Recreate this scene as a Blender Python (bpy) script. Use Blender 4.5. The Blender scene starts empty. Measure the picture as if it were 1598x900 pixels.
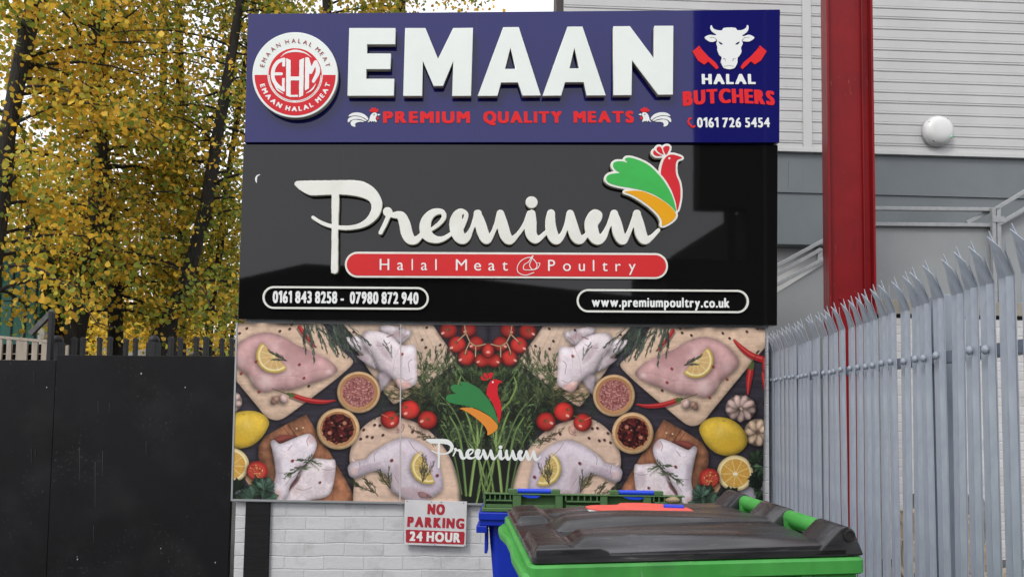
import bpy, bmesh, math, random
import numpy as np
from mathutils import Vector, Matrix

# ------------------------------------------------------------------ camera, sky, sun, exposure
scene = bpy.context.scene
C = scene.collection
R = math.radians
rng = np.random.default_rng(7)
random.seed(7)

FPX, CX, CY = 1150.0, 799.0, 450.0          # focal length and centre in pixels of a 1598 x 900 frame
PITCH, ROLL, SHIFT = R(3.1), R(-0.75), 0.0713
EYE = Vector((0.0, 0.0, 1.75))
cam_data = bpy.data.cameras.new('camera')
cam_data.sensor_width = 36.0
cam_data.lens = 36.0 * FPX / 1598.0
cam_data.shift_y = SHIFT
cam_data.clip_end = 2000.0
cam = bpy.data.objects.new('camera', cam_data)
C.objects.link(cam)
CAM_ROT = Matrix.Rotation(R(90) + PITCH, 3, 'X') @ Matrix.Rotation(-ROLL, 3, 'Z')
cam.matrix_world = Matrix.Translation(EYE) @ CAM_ROT.to_4x4()
scene.camera = cam

world = bpy.data.worlds.new('World')
scene.world = world
world.use_nodes = True
wn, wl = world.node_tree.nodes, world.node_tree.links
bg = wn['Background']
sky = wn.new('ShaderNodeTexSky')
sky.sky_type = 'NISHITA'
sky.sun_disc = False
sky.sun_elevation = R(52)
sky.sun_rotation = R(215)
sky.air_density = 1.0
sky.dust_density = 4.0
hsv = wn.new('ShaderNodeHueSaturation')
hsv.inputs['Saturation'].default_value = 0.10
wl.new(sky.outputs[0], hsv.inputs['Color'])
mixw = wn.new('ShaderNodeMix'); mixw.data_type = 'RGBA'
mixw.inputs['Factor'].default_value = 0.75
wl.new(hsv.outputs[0], mixw.inputs['A'])
mixw.inputs['B'].default_value = (9.9, 10.0, 10.5, 1)       # even cloud deck
wl.new(mixw.outputs['Result'], bg.inputs['Color'])
bg.inputs['Strength'].default_value = 0.13

sun_d = bpy.data.lights.new('sun', 'SUN')
sun_d.energy = 1.2
sun_d.angle = R(14)
sun_d.color = (1.0, 0.96, 0.9)
sun = bpy.data.objects.new('sun', sun_d)
C.objects.link(sun)
sd = Vector((-0.42, -0.62, 0.80)).normalized()              # towards the sun: high, behind the camera to the left
sun.rotation_euler = sd.to_track_quat('Z', 'Y').to_euler()
sky.sun_elevation = math.asin(sd.z)
sky.sun_rotation = math.atan2(sd.x, sd.y)

vs = scene.view_settings
vs.view_transform = 'Standard'
vs.look = 'None'
vs.exposure = 0.28
vs.gamma = 1.0
scene.render.engine = 'CYCLES'
scene.cycles.max_bounces = 6
scene.cycles.transparent_max_bounces = 8
try:
    scene.cycles.use_denoising = True
except Exception:
    pass

# ------------------------------------------------------------------ helpers
def ray(px, py):
    d = Vector(((px - CX) / FPX, (CY + SHIFT * 1598.0 - py) / FPX, -1.0))
    return CAM_ROT @ d

def at(px, py, Y):                      # the point seen at a pixel, Y metres ahead
    d = ray(px, py)
    return EYE + d * (Y / d.y)

def on_z(px, py, z):                    # the point seen at a pixel, at a known height
    d = ray(px, py)
    return EYE + d * ((z - EYE.z) / d.z)

class Plane:                            # an upright plane with its own u (along), v (up), n (towards the viewer)
    def __init__(s, origin, yaw):
        s.o = Vector(origin)
        s.u = Vector((math.cos(yaw), math.sin(yaw), 0)); s.v = Vector((0, 0, 1)); s.n = s.u.cross(s.v)
        s.m = Matrix(((s.u.x, s.v.x, s.n.x, s.o.x), (s.u.y, s.v.y, s.n.y, s.o.y), (s.u.z, s.v.z, s.n.z, s.o.z), (0, 0, 0, 1)))
    def uv(s, px, py, off=0.0):
        d = ray(px, py)
        p = EYE + d * (((s.o + s.n * off) - EYE).dot(s.n) / d.dot(s.n))
        q = p - s.o
        return (q.dot(s.u), q.z)
    def pts(s, L, off=0.0):
        return [s.uv(x, y, off) for x, y in L]

def tag(o, label=None, cat=None, group=None, kind=None):
    if label: o['label'] = label
    if cat: o['category'] = cat
    if group: o['group'] = group
    if kind: o['kind'] = kind
    return o

def empty(name, m, label, cat, group=None):
    o = bpy.data.objects.new(name, None)
    o.empty_display_size = 0.1
    C.objects.link(o)
    o.matrix_world = m if isinstance(m, Matrix) else Matrix.Translation(Vector(m))
    return tag(o, label, cat, group)

def link(name, me, material=None, parent=None, smooth=False):
    o = bpy.data.objects.new(name, me)
    C.objects.link(o)
    if material:
        me.materials.clear(); me.materials.append(material)
    if parent: o.parent = parent
    if smooth:
        me.polygons.foreach_set('use_smooth', [True] * len(me.polygons)); me.update()
    return o

class MB:                               # collects shapes and links them as ONE mesh object
    def __init__(s): s.v, s.f = [], []
    def add(s, vs_, fs):
        b = len(s.v); s.v += [tuple(p) for p in vs_]; s.f += [tuple(i + b for i in q) for q in fs]; return s
    def box(s, lo, hi, T=None):
        x0, y0, z0 = lo; x1, y1, z1 = hi
        p = [Vector(q) for q in ((x0,y0,z0),(x1,y0,z0),(x1,y1,z0),(x0,y1,z0),(x0,y0,z1),(x1,y0,z1),(x1,y1,z1),(x0,y1,z1))]
        if T: p = [T @ q for q in p]
        return s.add(p, [(0,3,2,1),(4,5,6,7),(0,1,5,4),(1,2,6,5),(2,3,7,6),(3,0,4,7)])
    def hexa(s, p):                     # eight corners in the order of box()
        return s.add(p, [(0,3,2,1),(4,5,6,7),(0,1,5,4),(1,2,6,5),(2,3,7,6),(3,0,4,7)])
    def prism(s, outline, z0, z1, T=None):
        n = len(outline)
        p = [Vector((x, y, z0)) for x, y in outline] + [Vector((x, y, z1)) for x, y in outline]
        if T: p = [T @ q for q in p]
        fs = [tuple(range(n))[::-1], tuple(range(n, 2 * n))] + [(i, (i + 1) % n, n + (i + 1) % n, n + i) for i in range(n)]
        return s.add(p, fs)
    def bar(s, a, b, w, h, up=Vector((0, 0, 1))):
        a, b = Vector(a), Vector(b); t = (b - a).normalized()
        if abs(t.dot(up)) > 0.98: up = Vector((0, 1, 0))
        r = t.cross(up).normalized(); q = r.cross(t)
        c = [(-w/2, -h/2), (w/2, -h/2), (w/2, h/2), (-w/2, h/2)]
        p = [a + r * x + q * y for x, y in c] + [b + r * x + q * y for x, y in c]
        return s.add(p, [(0,1,2,3),(7,6,5,4),(0,4,5,1),(1,5,6,2),(2,6,7,3),(3,7,4,0)])
    def tube(s, path, radii, n=10, caps=True):
        path = [Vector(p) for p in path]; b = len(s.v)
        if not hasattr(radii, '__len__'): radii = [radii] * len(path)
        ref = Vector((0.3, 0.9, 0.2)).normalized()
        for i, p in enumerate(path):
            t = (path[min(i + 1, len(path) - 1)] - path[max(i - 1, 0)]).normalized()
            r = t.cross(ref)
            if r.length < 0.05: r = t.cross(Vector((1, 0, 0)))
            r.normalize(); q = r.cross(t)
            for k in range(n):
                a = 2 * math.pi * k / n
                s.v.append(tuple(p + (r * math.cos(a) + q * math.sin(a)) * radii[i]))
        for i in range(len(path) - 1):
            for k in range(n):
                k2 = (k + 1) % n
                s.f.append((b + i*n + k, b + i*n + k2, b + (i+1)*n + k2, b + (i+1)*n + k))
        if caps:
            s.f.append(tuple(b + k for k in range(n))[::-1])
            s.f.append(tuple(b + (len(path)-1)*n + k for k in range(n)))
        return s
    def lathe(s, prof, T=None, n=32):   # profile of (radius, height) about local z
        b = len(s.v)
        for r, z in prof:
            for k in range(n):
                a = 2 * math.pi * k / n; p = Vector((r * math.cos(a), r * math.sin(a), z))
                s.v.append(tuple(T @ p if T else p))
        for i in range(len(prof) - 1):
            for k in range(n):
                k2 = (k + 1) % n
                s.f.append((b+i*n+k, b+i*n+k2, b+(i+1)*n+k2, b+(i+1)*n+k))
        s.f.append(tuple(b + k for k in range(n))[::-1]); s.f.append(tuple(b + (len(prof)-1)*n + k for k in range(n)))
        return s
    def build(s, name, material, parent=None, bevel=0.0, smooth=False, segs=2):
        me = bpy.data.meshes.new(name); me.from_pydata(s.v, [], s.f); me.update()
        if bevel:
            bm = bmesh.new(); bm.from_mesh(me)
            bmesh.ops.remove_doubles(bm, verts=bm.verts, dist=1e-5)
            bm.normal_update()
            es = [e for e in bm.edges if len(e.link_faces) == 2 and e.calc_face_angle(0) > 0.5]
            bmesh.ops.bevel(bm, geom=es, offset=bevel, segments=segs, affect='EDGES', profile=0.5, clamp_overlap=True)
            bm.to_mesh(me); bm.free()
        bm = bmesh.new(); bm.from_mesh(me); bmesh.ops.recalc_face_normals(bm, faces=bm.faces); bm.to_mesh(me); bm.free()
        o = link(name, me, material, parent)
        if smooth:
            me.polygons.foreach_set('use_smooth', [True] * len(me.polygons))
            try: me.set_sharp_from_angle(angle=R(35))
            except Exception: pass
        return o

# ------------------------------------------------------------------ materials
def s2l(c):
    c = np.asarray(c, float) / 255.0
    return np.where(c <= 0.04045, c / 12.92, ((c + 0.055) / 1.055) ** 2.4)

def col(c): return (*c, 1.0)

def mat(name, c1, rough=0.5, c2=None, scale=6.0, detail=6.0, stretch=(1, 1, 1), bump=0.0, bump_scale=40.0,
        spec=0.5, coat=0.0, metal=0.0, lo=0.35, hi=0.65, rough2=None, bdist=0.004):
    m = bpy.data.materials.new(name); m.use_nodes = True
    n, l = m.node_tree.nodes, m.node_tree.links
    b = n['Principled BSDF']
    b.inputs['Base Color'].default_value = col(c1); b.inputs['Roughness'].default_value = rough
    b.inputs['Specular IOR Level'].default_value = spec; b.inputs['Coat Weight'].default_value = coat
    b.inputs['Coat Roughness'].default_value = 0.03; b.inputs['Coat IOR'].default_value = 1.49; b.inputs['Metallic'].default_value = metal
    tc = n.new('ShaderNodeTexCoord'); mp = n.new('ShaderNodeMapping'); mp.inputs['Scale'].default_value = stretch
    l.new(tc.outputs['Object'], mp.inputs['Vector'])
    if c2 is not None or rough2 is not None:
        nz = n.new('ShaderNodeTexNoise'); nz.inputs['Scale'].default_value = scale; nz.inputs['Detail'].default_value = detail
        nz.inputs['Roughness'].default_value = 0.62
        l.new(mp.outputs[0], nz.inputs['Vector'])
        rp = n.new('ShaderNodeMapRange'); rp.inputs['From Min'].default_value = lo; rp.inputs['From Max'].default_value = hi
        l.new(nz.outputs['Fac'], rp.inputs['Value'])
        if c2 is not None:
            mx = n.new('ShaderNodeMix'); mx.data_type = 'RGBA'
            mx.inputs['A'].default_value = col(c1); mx.inputs['B'].default_value = col(c2)
            l.new(rp.outputs[0], mx.inputs['Factor']); l.new(mx.outputs['Result'], b.inputs['Base Color'])
        if rough2 is not None:
            r2 = n.new('ShaderNodeMapRange'); r2.inputs['To Min'].default_value = rough; r2.inputs['To Max'].default_value = rough2
            l.new(rp.outputs[0], r2.inputs['Value']); l.new(r2.outputs[0], b.inputs['Roughness'])
    if bump:
        nb = n.new('ShaderNodeTexNoise'); nb.inputs['Scale'].default_value = bump_scale; nb.inputs['Detail'].default_value = 5
        l.new(mp.outputs[0], nb.inputs['Vector'])
        bp = n.new('ShaderNodeBump'); bp.inputs['Strength'].default_value = bump; bp.inputs['Distance'].default_value = bdist
        l.new(nb.outputs['Fac'], bp.inputs['Height']); l.new(bp.outputs[0], b.inputs['Normal'])
        if coat: l.new(bp.outputs[0], b.inputs['Coat Normal'])
    return m

def attr_mat(name, rough=0.5, spec=0.4, trans=0.0):
    m = bpy.data.materials.new(name); m.use_nodes = True
    n, l = m.node_tree.nodes, m.node_tree.links
    b = n['Principled BSDF']; b.inputs['Roughness'].default_value = rough; b.inputs['Specular IOR Level'].default_value = spec
    a = n.new('ShaderNodeAttribute'); a.attribute_name = 'tint'
    l.new(a.outputs['Color'], b.inputs['Base Color'])
    if trans:
        t = n.new('ShaderNodeBsdfTranslucent'); mx = n.new('ShaderNodeMixShader'); mx.inputs[0].default_value = trans
        l.new(a.outputs['Color'], t.inputs['Color']); l.new(b.outputs[0], mx.inputs[1]); l.new(t.outputs[0], mx.inputs[2])
        l.new(mx.outputs[0], n['Material Output'].inputs['Surface'])
    return m

# ------------------------------------------------------------------ flat shapes: rasterise, join, trace, extrude
def smooth_closed(P, k=6):
    P = np.asarray(P, float); n = len(P); out = []
    for i in range(n):
        p0, p1, p2, p3 = P[i-1], P[i], P[(i+1) % n], P[(i+2) % n]
        for t in np.linspace(0, 1, k, endpoint=False):
            out.append(0.5*((2*p1)+(p2-p0)*t+(2*p0-5*p1+4*p2-p3)*t*t+(3*p1-p0-3*p2+p3)*t**3))
    return np.array(out)

def smooth_open(P, k=8):
    P = np.asarray(P, float); n = len(P); out = []
    Q = np.vstack([2*P[0]-P[1], P, 2*P[-1]-P[-2]])
    for i in range(n - 1):
        p0, p1, p2, p3 = Q[i], Q[i+1], Q[i+2], Q[i+3]
        for t in np.linspace(0, 1, k, endpoint=False):
            out.append(0.5*((2*p1)+(p2-p0)*t+(2*p0-5*p1+4*p2-p3)*t*t+(3*p1-p0-3*p2+p3)*t**3))
    out.append(P[-1]); return np.array(out)

def inside(P, X, Y):                    # even-odd test of grid points
    P = np.asarray(P, float); r = np.zeros(X.shape, bool)
    x0, y0 = P[:, 0], P[:, 1]; x1, y1 = np.roll(x0, -1), np.roll(y0, -1)
    for a, b, c, d in zip(x0, y0, x1, y1):
        if b == d: continue
        r ^= ((b > Y) != (d > Y)) & (X < (c - a) * (Y - b) / (d - b) + a)
    return r

class Grid:                             # a binary mask over a rectangle of the (u, v) plane
    def __init__(s, u0, v0, u1, v1, step):
        s.u0, s.v0, s.st = u0, v0, step
        s.w = int((u1 - u0) / step) + 8; s.h = int((v1 - v0) / step) + 8
        s.u0 -= 4 * step; s.v0 -= 4 * step
        s.m = np.zeros((s.h, s.w), bool)
    def win(s, P, pad=0):
        P = np.asarray(P, float)
        i0 = max(0, int((P[:,0].min()-pad-s.u0)/s.st)-1); i1 = min(s.w, int((P[:,0].max()+pad-s.u0)/s.st)+2)
        j0 = max(0, int((P[:,1].min()-pad-s.v0)/s.st)-1); j1 = min(s.h, int((P[:,1].max()+pad-s.v0)/s.st)+2)
        X, Y = np.meshgrid(s.u0 + np.arange(i0, i1)*s.st, s.v0 + np.arange(j0, j1)*s.st)
        return (slice(j0, j1), slice(i0, i1)), X, Y
    def poly(s, P, cut=False):
        w, X, Y = s.win(P); r = inside(P, X, Y)
        if cut: s.m[w] &= ~r
        else: s.m[w] |= r
        return s
    def stroke(s, P, W, k=8, cut=False):    # variable-width round-ended brush
        P = np.asarray(P, float)
        W = np.full(len(P), float(W)) if np.isscalar(W) else np.asarray(W, float)
        Q = smooth_open(np.column_stack([P, W]), k) if len(P) > 2 else np.array([np.append(P[0], W[0]), np.append(P[1], W[1])])
        for a, b in zip(Q[:-1], Q[1:]):
            ra, rb = a[2]/2, b[2]/2
            w, X, Y = s.win([a[:2], b[:2]], max(ra, rb))
            dx, dy = b[0]-a[0], b[1]-a[1]; L = dx*dx+dy*dy+1e-12
            t = np.clip(((X-a[0])*dx+(Y-a[1])*dy)/L, 0, 1)
            r = np.hypot(X-a[0]-t*dx, Y-a[1]-t*dy) < ra+(rb-ra)*t
            if cut: s.m[w] &= ~r
            else: s.m[w] |= r
        return s
    def disc(s, c, r, cut=False): return s.stroke([c, (c[0]+1e-6, c[1])], [2*r, 2*r], cut=cut)
    def grow(s, du, dv):                # box-shaped growth, keeps square ends square
        for ax, d in ((1, du), (0, dv)):
            k = int(round(d / s.st)); src = s.m.copy()
            for i in range(1, k + 1):
                s.m |= np.roll(src, i, ax) | np.roll(src, -i, ax)
        return s
    def grow_round(s, d):
        k = int(round(d / s.st)); src = s.m.copy()
        for a in np.linspace(0, 2*math.pi, 24, endpoint=False):
            s.m |= np.roll(np.roll(src, int(round(k*math.cos(a))), 1), int(round(k*math.sin(a))), 0)
        return s
    def contours(s, soft=1):
        f = s.m.astype(float)
        for _ in range(soft):
            f = (f + np.roll(f, 1, 0) + np.roll(f, -1, 0)) / 3; f = (f + np.roll(f, 1, 1) + np.roll(f, -1, 1)) / 3
        f -= 0.5; f[f == 0] = 1e-6
        nxt = {}
        def ex(j, i, hor):              # crossing point on a grid edge
            a = f[j, i]; b = f[j, i+1] if hor else f[j+1, i]; t = a / (a - b)
            return (s.u0 + (i + (t if hor else 0))*s.st, s.v0 + (j + (0 if hor else t))*s.st)
        p = f > 0
        idx = (p[:-1, :-1]*1 + p[:-1, 1:]*2 + p[1:, 1:]*4 + p[1:, :-1]*8)
        J, I = np.nonzero((idx > 0) & (idx < 15))
        T = {1:[('L','B')],2:[('B','R')],3:[('L','R')],4:[('R','T')],5:[('L','B'),('R','T')],6:[('B','T')],7:[('L','T')],
             8:[('T','L')],9:[('T','B')],10:[('T','L'),('B','R')],11:[('T','R')],12:[('R','L')],13:[('R','B')],14:[('B','L')]}
        for j, i in zip(J.tolist(), I.tolist()):
            key = {'B': (j, i, 1), 'T': (j+1, i, 1), 'L': (j, i, 0), 'R': (j, i+1, 0)}
            for a, b in T[int(idx[j, i])]: nxt[key[a]] = key[b]
        out = []
        while nxt:
            k0, k = nxt.popitem(); L = [k0]
            while k != k0 and k in nxt:
                L.append(k); k = nxt.pop(k)
            P = np.array([ex(*q) for q in L])
            if len(P) > 5:
                P = rdp_closed(P, 0.25 * s.st)
                if len(P) > 2: out.append(P)
        return out

def rdp(P, eps):
    keep = np.zeros(len(P), bool); keep[0] = keep[-1] = True; st = [(0, len(P)-1)]
    while st:
        a, b = st.pop()
        if b <= a + 1: continue
        d = P[b]-P[a]; L = np.hypot(*d); q = P[a+1:b]-P[a]
        h = np.abs(q[:,0]*d[1]-q[:,1]*d[0])/L if L > 1e-12 else np.hypot(q[:,0], q[:,1])
        k = int(h.argmax())
        if h[k] > eps:
            m = a+1+k; keep[m] = True; st += [(a, m), (m, b)]
    return P[keep]

def rdp_closed(P, eps):
    k = int(np.hypot(*(P-P[0]).T).argmax())
    if k == 0: return P[:0]
    A = rdp(P[:k+1], eps); B = rdp(np.vstack([P[k:], P[:1]]), eps)
    return np.vstack([A[:-1], B[:-1]])

def slab(name, loops, z0, z1, material, parent=None, bevel=0.0):     # extrude outlines (holes included) between two depths
    cu = bpy.data.curves.new('outline', 'CURVE'); cu.dimensions = '2D'; cu.fill_mode = 'BOTH'
    cu.extrude = max(1e-5, (z1 - z0) / 2 - bevel); cu.bevel_depth = bevel; cu.bevel_resolution = 1
    if bevel: cu.offset = -bevel
    for L in loops:
        sp = cu.splines.new('POLY'); sp.points.add(len(L) - 1); sp.use_cyclic_u = True
        for p, q in zip(sp.points, L): p.co = (float(q[0]), float(q[1]), 0, 1)
    o = bpy.data.objects.new('outline', cu); C.objects.link(o)
    me = bpy.data.meshes.new_from_object(o.evaluated_get(bpy.context.evaluated_depsgraph_get()))
    bpy.data.objects.remove(o); bpy.data.curves.remove(cu)
    me.name = name
    co = np.empty(len(me.vertices)*3); me.vertices.foreach_get('co', co); co = co.reshape(-1, 3); co[:, 2] += (z0 + z1) / 2
    me.vertices.foreach_set('co', co.ravel()); me.update()
    return link(name, me, material, parent)

_glyphs = {}
def glyph(ch):                          # filled triangles of the built-in font, and the advance
    if ch == '1' and ch not in _glyphs:      # a figure one with its flag
        _glyphs[ch] = ([np.array([(.155, 0), (.255, 0), (.255, .70), (.175, .70), (.155, .66)]), np.array([(.0, .50), (.155, .555), (.175, .70), (.0, .62)])], 0.0, .255, .70)
    if ch not in _glyphs:
        cu = bpy.data.curves.new('glyph', 'FONT'); cu.body = ch; cu.size = 1
        o = bpy.data.objects.new('glyph', cu); C.objects.link(o)
        me = bpy.data.meshes.new_from_object(o.evaluated_get(bpy.context.evaluated_depsgraph_get()))
        T = [np.array([me.vertices[i].co[:2] for i in p.vertices]) for p in me.polygons]
        bpy.data.objects.remove(o); bpy.data.curves.remove(cu); bpy.data.meshes.remove(me)
        if T:
            x = np.vstack(T); _glyphs[ch] = (T, x[:,0].min(), x[:,0].max(), x[:,1].max())
        else: _glyphs[ch] = (T, 0, 0.28, 0)
    return _glyphs[ch]

def text_loops(body, a, b, cap, heavy=(0, 0), track=0.12, arch=0.0, capch='H', step=None, narrow=1.0):
    """outlines of a line of writing whose baseline runs from a to b (u, v), with capitals cap high"""
    a, b = np.array(a), np.array(b); W = np.hypot(*(b-a)); ux, uy = (b-a)/W
    H = glyph(capch)[3]; x = 0.0; place = []
    for ch in body:
        T, g0, g1, _ = glyph(ch)
        place.append((T, x - g0)); x += (g1 - g0) + (track if T else 0)
    tot = x - track
    hx, hy = heavy[0]*cap, heavy[1]*cap
    sx = (W - 2*hx) / tot; sy = (cap - 2*hy) / H
    step = step or cap / 46.0
    g = Grid(-0.3*cap, -0.75*cap, W + 0.3*cap, 1.5*cap, step)
    for T, off in place:
        for t in T: g.poly(np.column_stack([(t[:,0]+off)*sx + hx, t[:,1]*sy + hy]))
    g.m |= np.roll(g.m, 1, 1) & np.roll(g.m, -1, 1)
    g.grow(hx, hy)
    out = []
    for L in g.contours():
        u = L[:,0]; v = L[:,1] + arch*(1-((u-W/2)/(W/2))**2)
        out.append(np.column_stack([a[0]+u*ux-v*uy, a[1]+u*uy+v*ux]))
    return out
# ------------------------------------------------------------------ materials of the place
M = {}
M['navy'] = mat('navy_acrylic', (0.009, 0.009, 0.118), 0.5, coat=1.0, bump=0.04, bump_scale=1.4, spec=0.0)
M['black_gloss'] = mat('black_acrylic', (0.005, 0.0048, 0.005), 0.5, coat=1.0, bump=0.05, bump_scale=1.3, spec=0.0)
M['sign_edge'] = mat('sign_edge', (0.03, 0.03, 0.035), 0.5)
M['white_letter'] = mat('white_letter_acrylic', (0.80, 0.84, 0.80), 0.3, coat=0.4, c2=(0.74, 0.79, 0.74), scale=2.0)
M['cream_letter'] = mat('cream_letter_acrylic', (0.80, 0.80, 0.74), 0.35, coat=0.3, c2=(0.72, 0.72, 0.65), scale=5.0)
M['letter_side'] = mat('letter_return', (0.52, 0.50, 0.40), 0.5)
M['red_vinyl'] = mat('red_vinyl', (0.74, 0.026, 0.030), 0.45, spec=.12)
M['logo_red'] = mat('emblem_red', (0.66, 0.026, 0.038), 0.4, c2=(0.60, 0.024, 0.035), scale=3, spec=.15)
M['pill_red'] = mat('plate_red', (0.66, 0.026, 0.028), 0.35, c2=(0.60, 0.026, 0.03), scale=3, spec=.25)
M['logo_green'] = mat('emblem_green', (0.055, 0.47, 0.09), 0.4, c2=(0.05, 0.42, 0.08), scale=3, spec=.2)
M['logo_orange'] = mat('emblem_orange', (0.78, 0.36, 0.008), 0.4, spec=.2)
M['dark_red_ink'] = mat('dark_red_ink', (0.33, 0.05, 0.05), 0.4)
M['white_paint'] = mat('white_paint', (0.78, 0.78, 0.76), 0.45)
M['flat_white'] = mat('white_vinyl', (0.80, 0.82, 0.80), 0.4)
M['eye_dark'] = mat('dark_ink', (0.02, 0.015, 0.04), 0.4)
M['steel'] = mat('galvanised_trim', (0.42, 0.43, 0.44), 0.4, metal=0.5)

YAW = R(2.5)
ZS = 6.8
SIGN = Plane(at(790, 400, ZS), YAW)
def face(off=0.0): return lambda L: SIGN.pts(L, off)
PXM = 1150.0 / ZS                        # photo pixels per metre at the signs

# ------------------------------------------------------------------ blue fascia sign
def quad_box(name, px, off, depth, material, parent, bevel=0.004):
    q = SIGN.pts(px, off)
    return MB().prism(q, off - depth, off).build(name, material, parent, bevel=bevel)

blue = empty('fascia_sign', SIGN.m, 'navy blue fascia sign with big raised white letters, topmost of the stacked signs', 'sign')
OFFB = 0.03
quad_box('panel', [(381.5, 222.5), (1216.5, 222.5), (1217.5, 15), (387, 22)], OFFB, 0.16, M['navy'], blue)
DL = 0.055                               # depth of the built-up letters
def bl(L): return SIGN.pts(L, OFFB + 0.012 + DL)
def raised(name, loops, z0, z1, face_mat, parent, bevel=0.003):
    o = slab(name, loops, z0, z1, face_mat, parent, bevel)
    o.data.materials.append(M['letter_side'])
    for p in o.data.polygons:
        if p.normal.z < 0.3: p.material_index = 1
    return o
LET = {
 'E': [[(545,44),(617,44),(617,69.6),(573,69.6),(572.6,83.6),(610,83.6),(609.4,108.3),(571.8,108.3),(571.3,123),(615.2,123),(614.7,149.8),(542,149.8)]],
 'M': [[(632.3,44),(663.8,44),(683.5,92),(707.2,44),(738,43.6),(735.3,150),(705.4,150),(707.2,96),(691.4,134.6),(676.5,134.6),(660,96),(659,150),(629,150)]],
 'A': [[(785.3,42.7),(809.5,42.5),(844.2,149.4),(815,149.6),(808.2,129),(782,129.2),(776.5,150),(745.3,150)], [(796.5,75),(788,107.7),(804.8,107.6)]],
 'A2': [[(885.6,41.9),(909,41.7),(945.6,149.2),(915.2,149.4),(910.8,128.5),(882,128.7),(875.9,149.6),(846.4,149.7)], [(896.3,75.3),(888.8,106.8),(904.2,106.7)]],
 'N': [[(957.4,41.3),(983,41.1),(1020.7,91.5),(1021.4,40.6),(1050.8,40.4),(1050.3,148),(1026.9,148.2),(986.5,94.7),(985.7,148.8),(956.9,149)]]}
for k, L in LET.items():
    raised('letter', [bl(p) for p in L], OFFB + 0.012, OFFB + 0.012 + DL, M['white_letter'], blue, 0.003)

def txt(name, body, a, b, cap, off, material, parent, th=0.0025, **k):
    pa, pb = SIGN.pts([a, b], off)
    return slab(name, text_loops(body, pa, pb, cap / PXM, **k), off - 0.002, off + th, material, parent)

f1 = OFFB + 0.003
txt('lettering', 'PREMIUM', (598, 192.3), (733.5, 192.3), 18.6, f1, M['red_vinyl'], blue, heavy=(0.085, 0.035), track=0.25)
txt('lettering', 'QUALITY', (754.5, 192.3), (877, 192), 18.6, f1, M['red_vinyl'], blue, heavy=(0.085, 0.035), track=0.25)
txt('lettering', 'MEATS', (895.5, 191.8), (989, 191.6), 18.6, f1, M['red_vinyl'], blue, heavy=(0.085, 0.035), track=0.25)
txt('lettering', 'HALAL', (1095.5, 131.8), (1179, 131.6), 16.6, f1, M['flat_white'], blue, heavy=(0.085, 0.045), track=0.25)
txt('lettering', 'BUTCHERS', (1066, 166.0), (1209, 165), 23.5, f1, M['red_vinyl'], blue, heavy=(0.085, 0.03), track=0.24, arch=4.5/PXM)
txt('lettering', '0161 726 5454', (1088, 199), (1201.5, 198.8), 15.5, f1, M['flat_white'], blue, heavy=(0.045, 0.014), track=0.17)

def shape(name, polys, off, material, parent, th=0.004, sm=True, cuts=(), step=0.0018, strokes=(), cutstrokes=(), grow=0, soft=1):
    allp = [p for L in polys for p in L] + [p for L, w in strokes for p in L]
    q = np.array(SIGN.pts(allp, off)); g = Grid(q[:,0].min()-grow-0.02, q[:,1].min()-grow-0.02, q[:,0].max()+grow+0.02, q[:,1].max()+grow+0.02, step)
    def prep(L): 
        P = SIGN.pts(L, off); return smooth_closed(P, 5) if sm else P
    for L in polys: g.poly(prep(L))
    for L, w in strokes: g.stroke(SIGN.pts(L, off), np.asarray(w) / PXM if hasattr(w, '__len__') else w / PXM)
    if grow: g.grow_round(grow)
    for L in cuts: g.poly(prep(L), cut=True)
    for L, w in cutstrokes: g.stroke(SIGN.pts(L, off), np.asarray(w) / PXM if hasattr(w, '__len__') else w / PXM, cut=True)
    return slab(name, g.contours(soft), off - 0.002, off + th, material, parent)

def zm(ox, oy, s): return lambda L: [(ox + x / s, oy + y / s) for x, y in L]

# little cockerels either side of the slogan
zc = zm(535, 160, 15.98)
def cockerel(flip):
    ax = 795.0
    def t(L):
        P = zc(L)
        return [(2 * ax - x, y - 0.4) for x, y in P] if flip else P
    w = [[(140,350),(200,290),(300,258),(420,262),(530,300),(600,355),(635,415),(610,445),(540,395),(420,345),(300,330),(200,345)],
         [(128,495),(130,430),(170,385),(260,352),(370,355),(480,385),(590,455),(560,470),(440,425),(330,418),(220,440),(160,490)],
         [(195,520),(215,470),(280,440),(380,440),(525,475),(500,492),(400,492),(330,515),(305,555),(315,605),(270,605),(215,575)],
         [(625,492),(660,440),(680,360),(720,290),(780,258),(840,270),(850,330),(825,375),(825,430),(850,485),(815,490),(795,465),(770,490),(745,465),(715,495),(690,465),(650,495)],
         [(868,290),(905,295),(940,310),(900,328),(868,330)]]
    r = [[(690,240),(665,190),(715,180),(720,130),(770,150),(800,120),(825,160),(885,175),(875,235),(830,255),(780,245)], [(845,370),(885,365),(900,400),(875,440),(848,420)]]
    shape('cockerel', [t(p) for p in w], f1, M['flat_white'], blue, sm=True, cuts=[t([(765,300),(795,300),(795,325),(765,325)])])
    shape('comb', [t(p) for p in r], f1, M['red_vinyl'], blue)
cockerel(False); cockerel(True)

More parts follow.
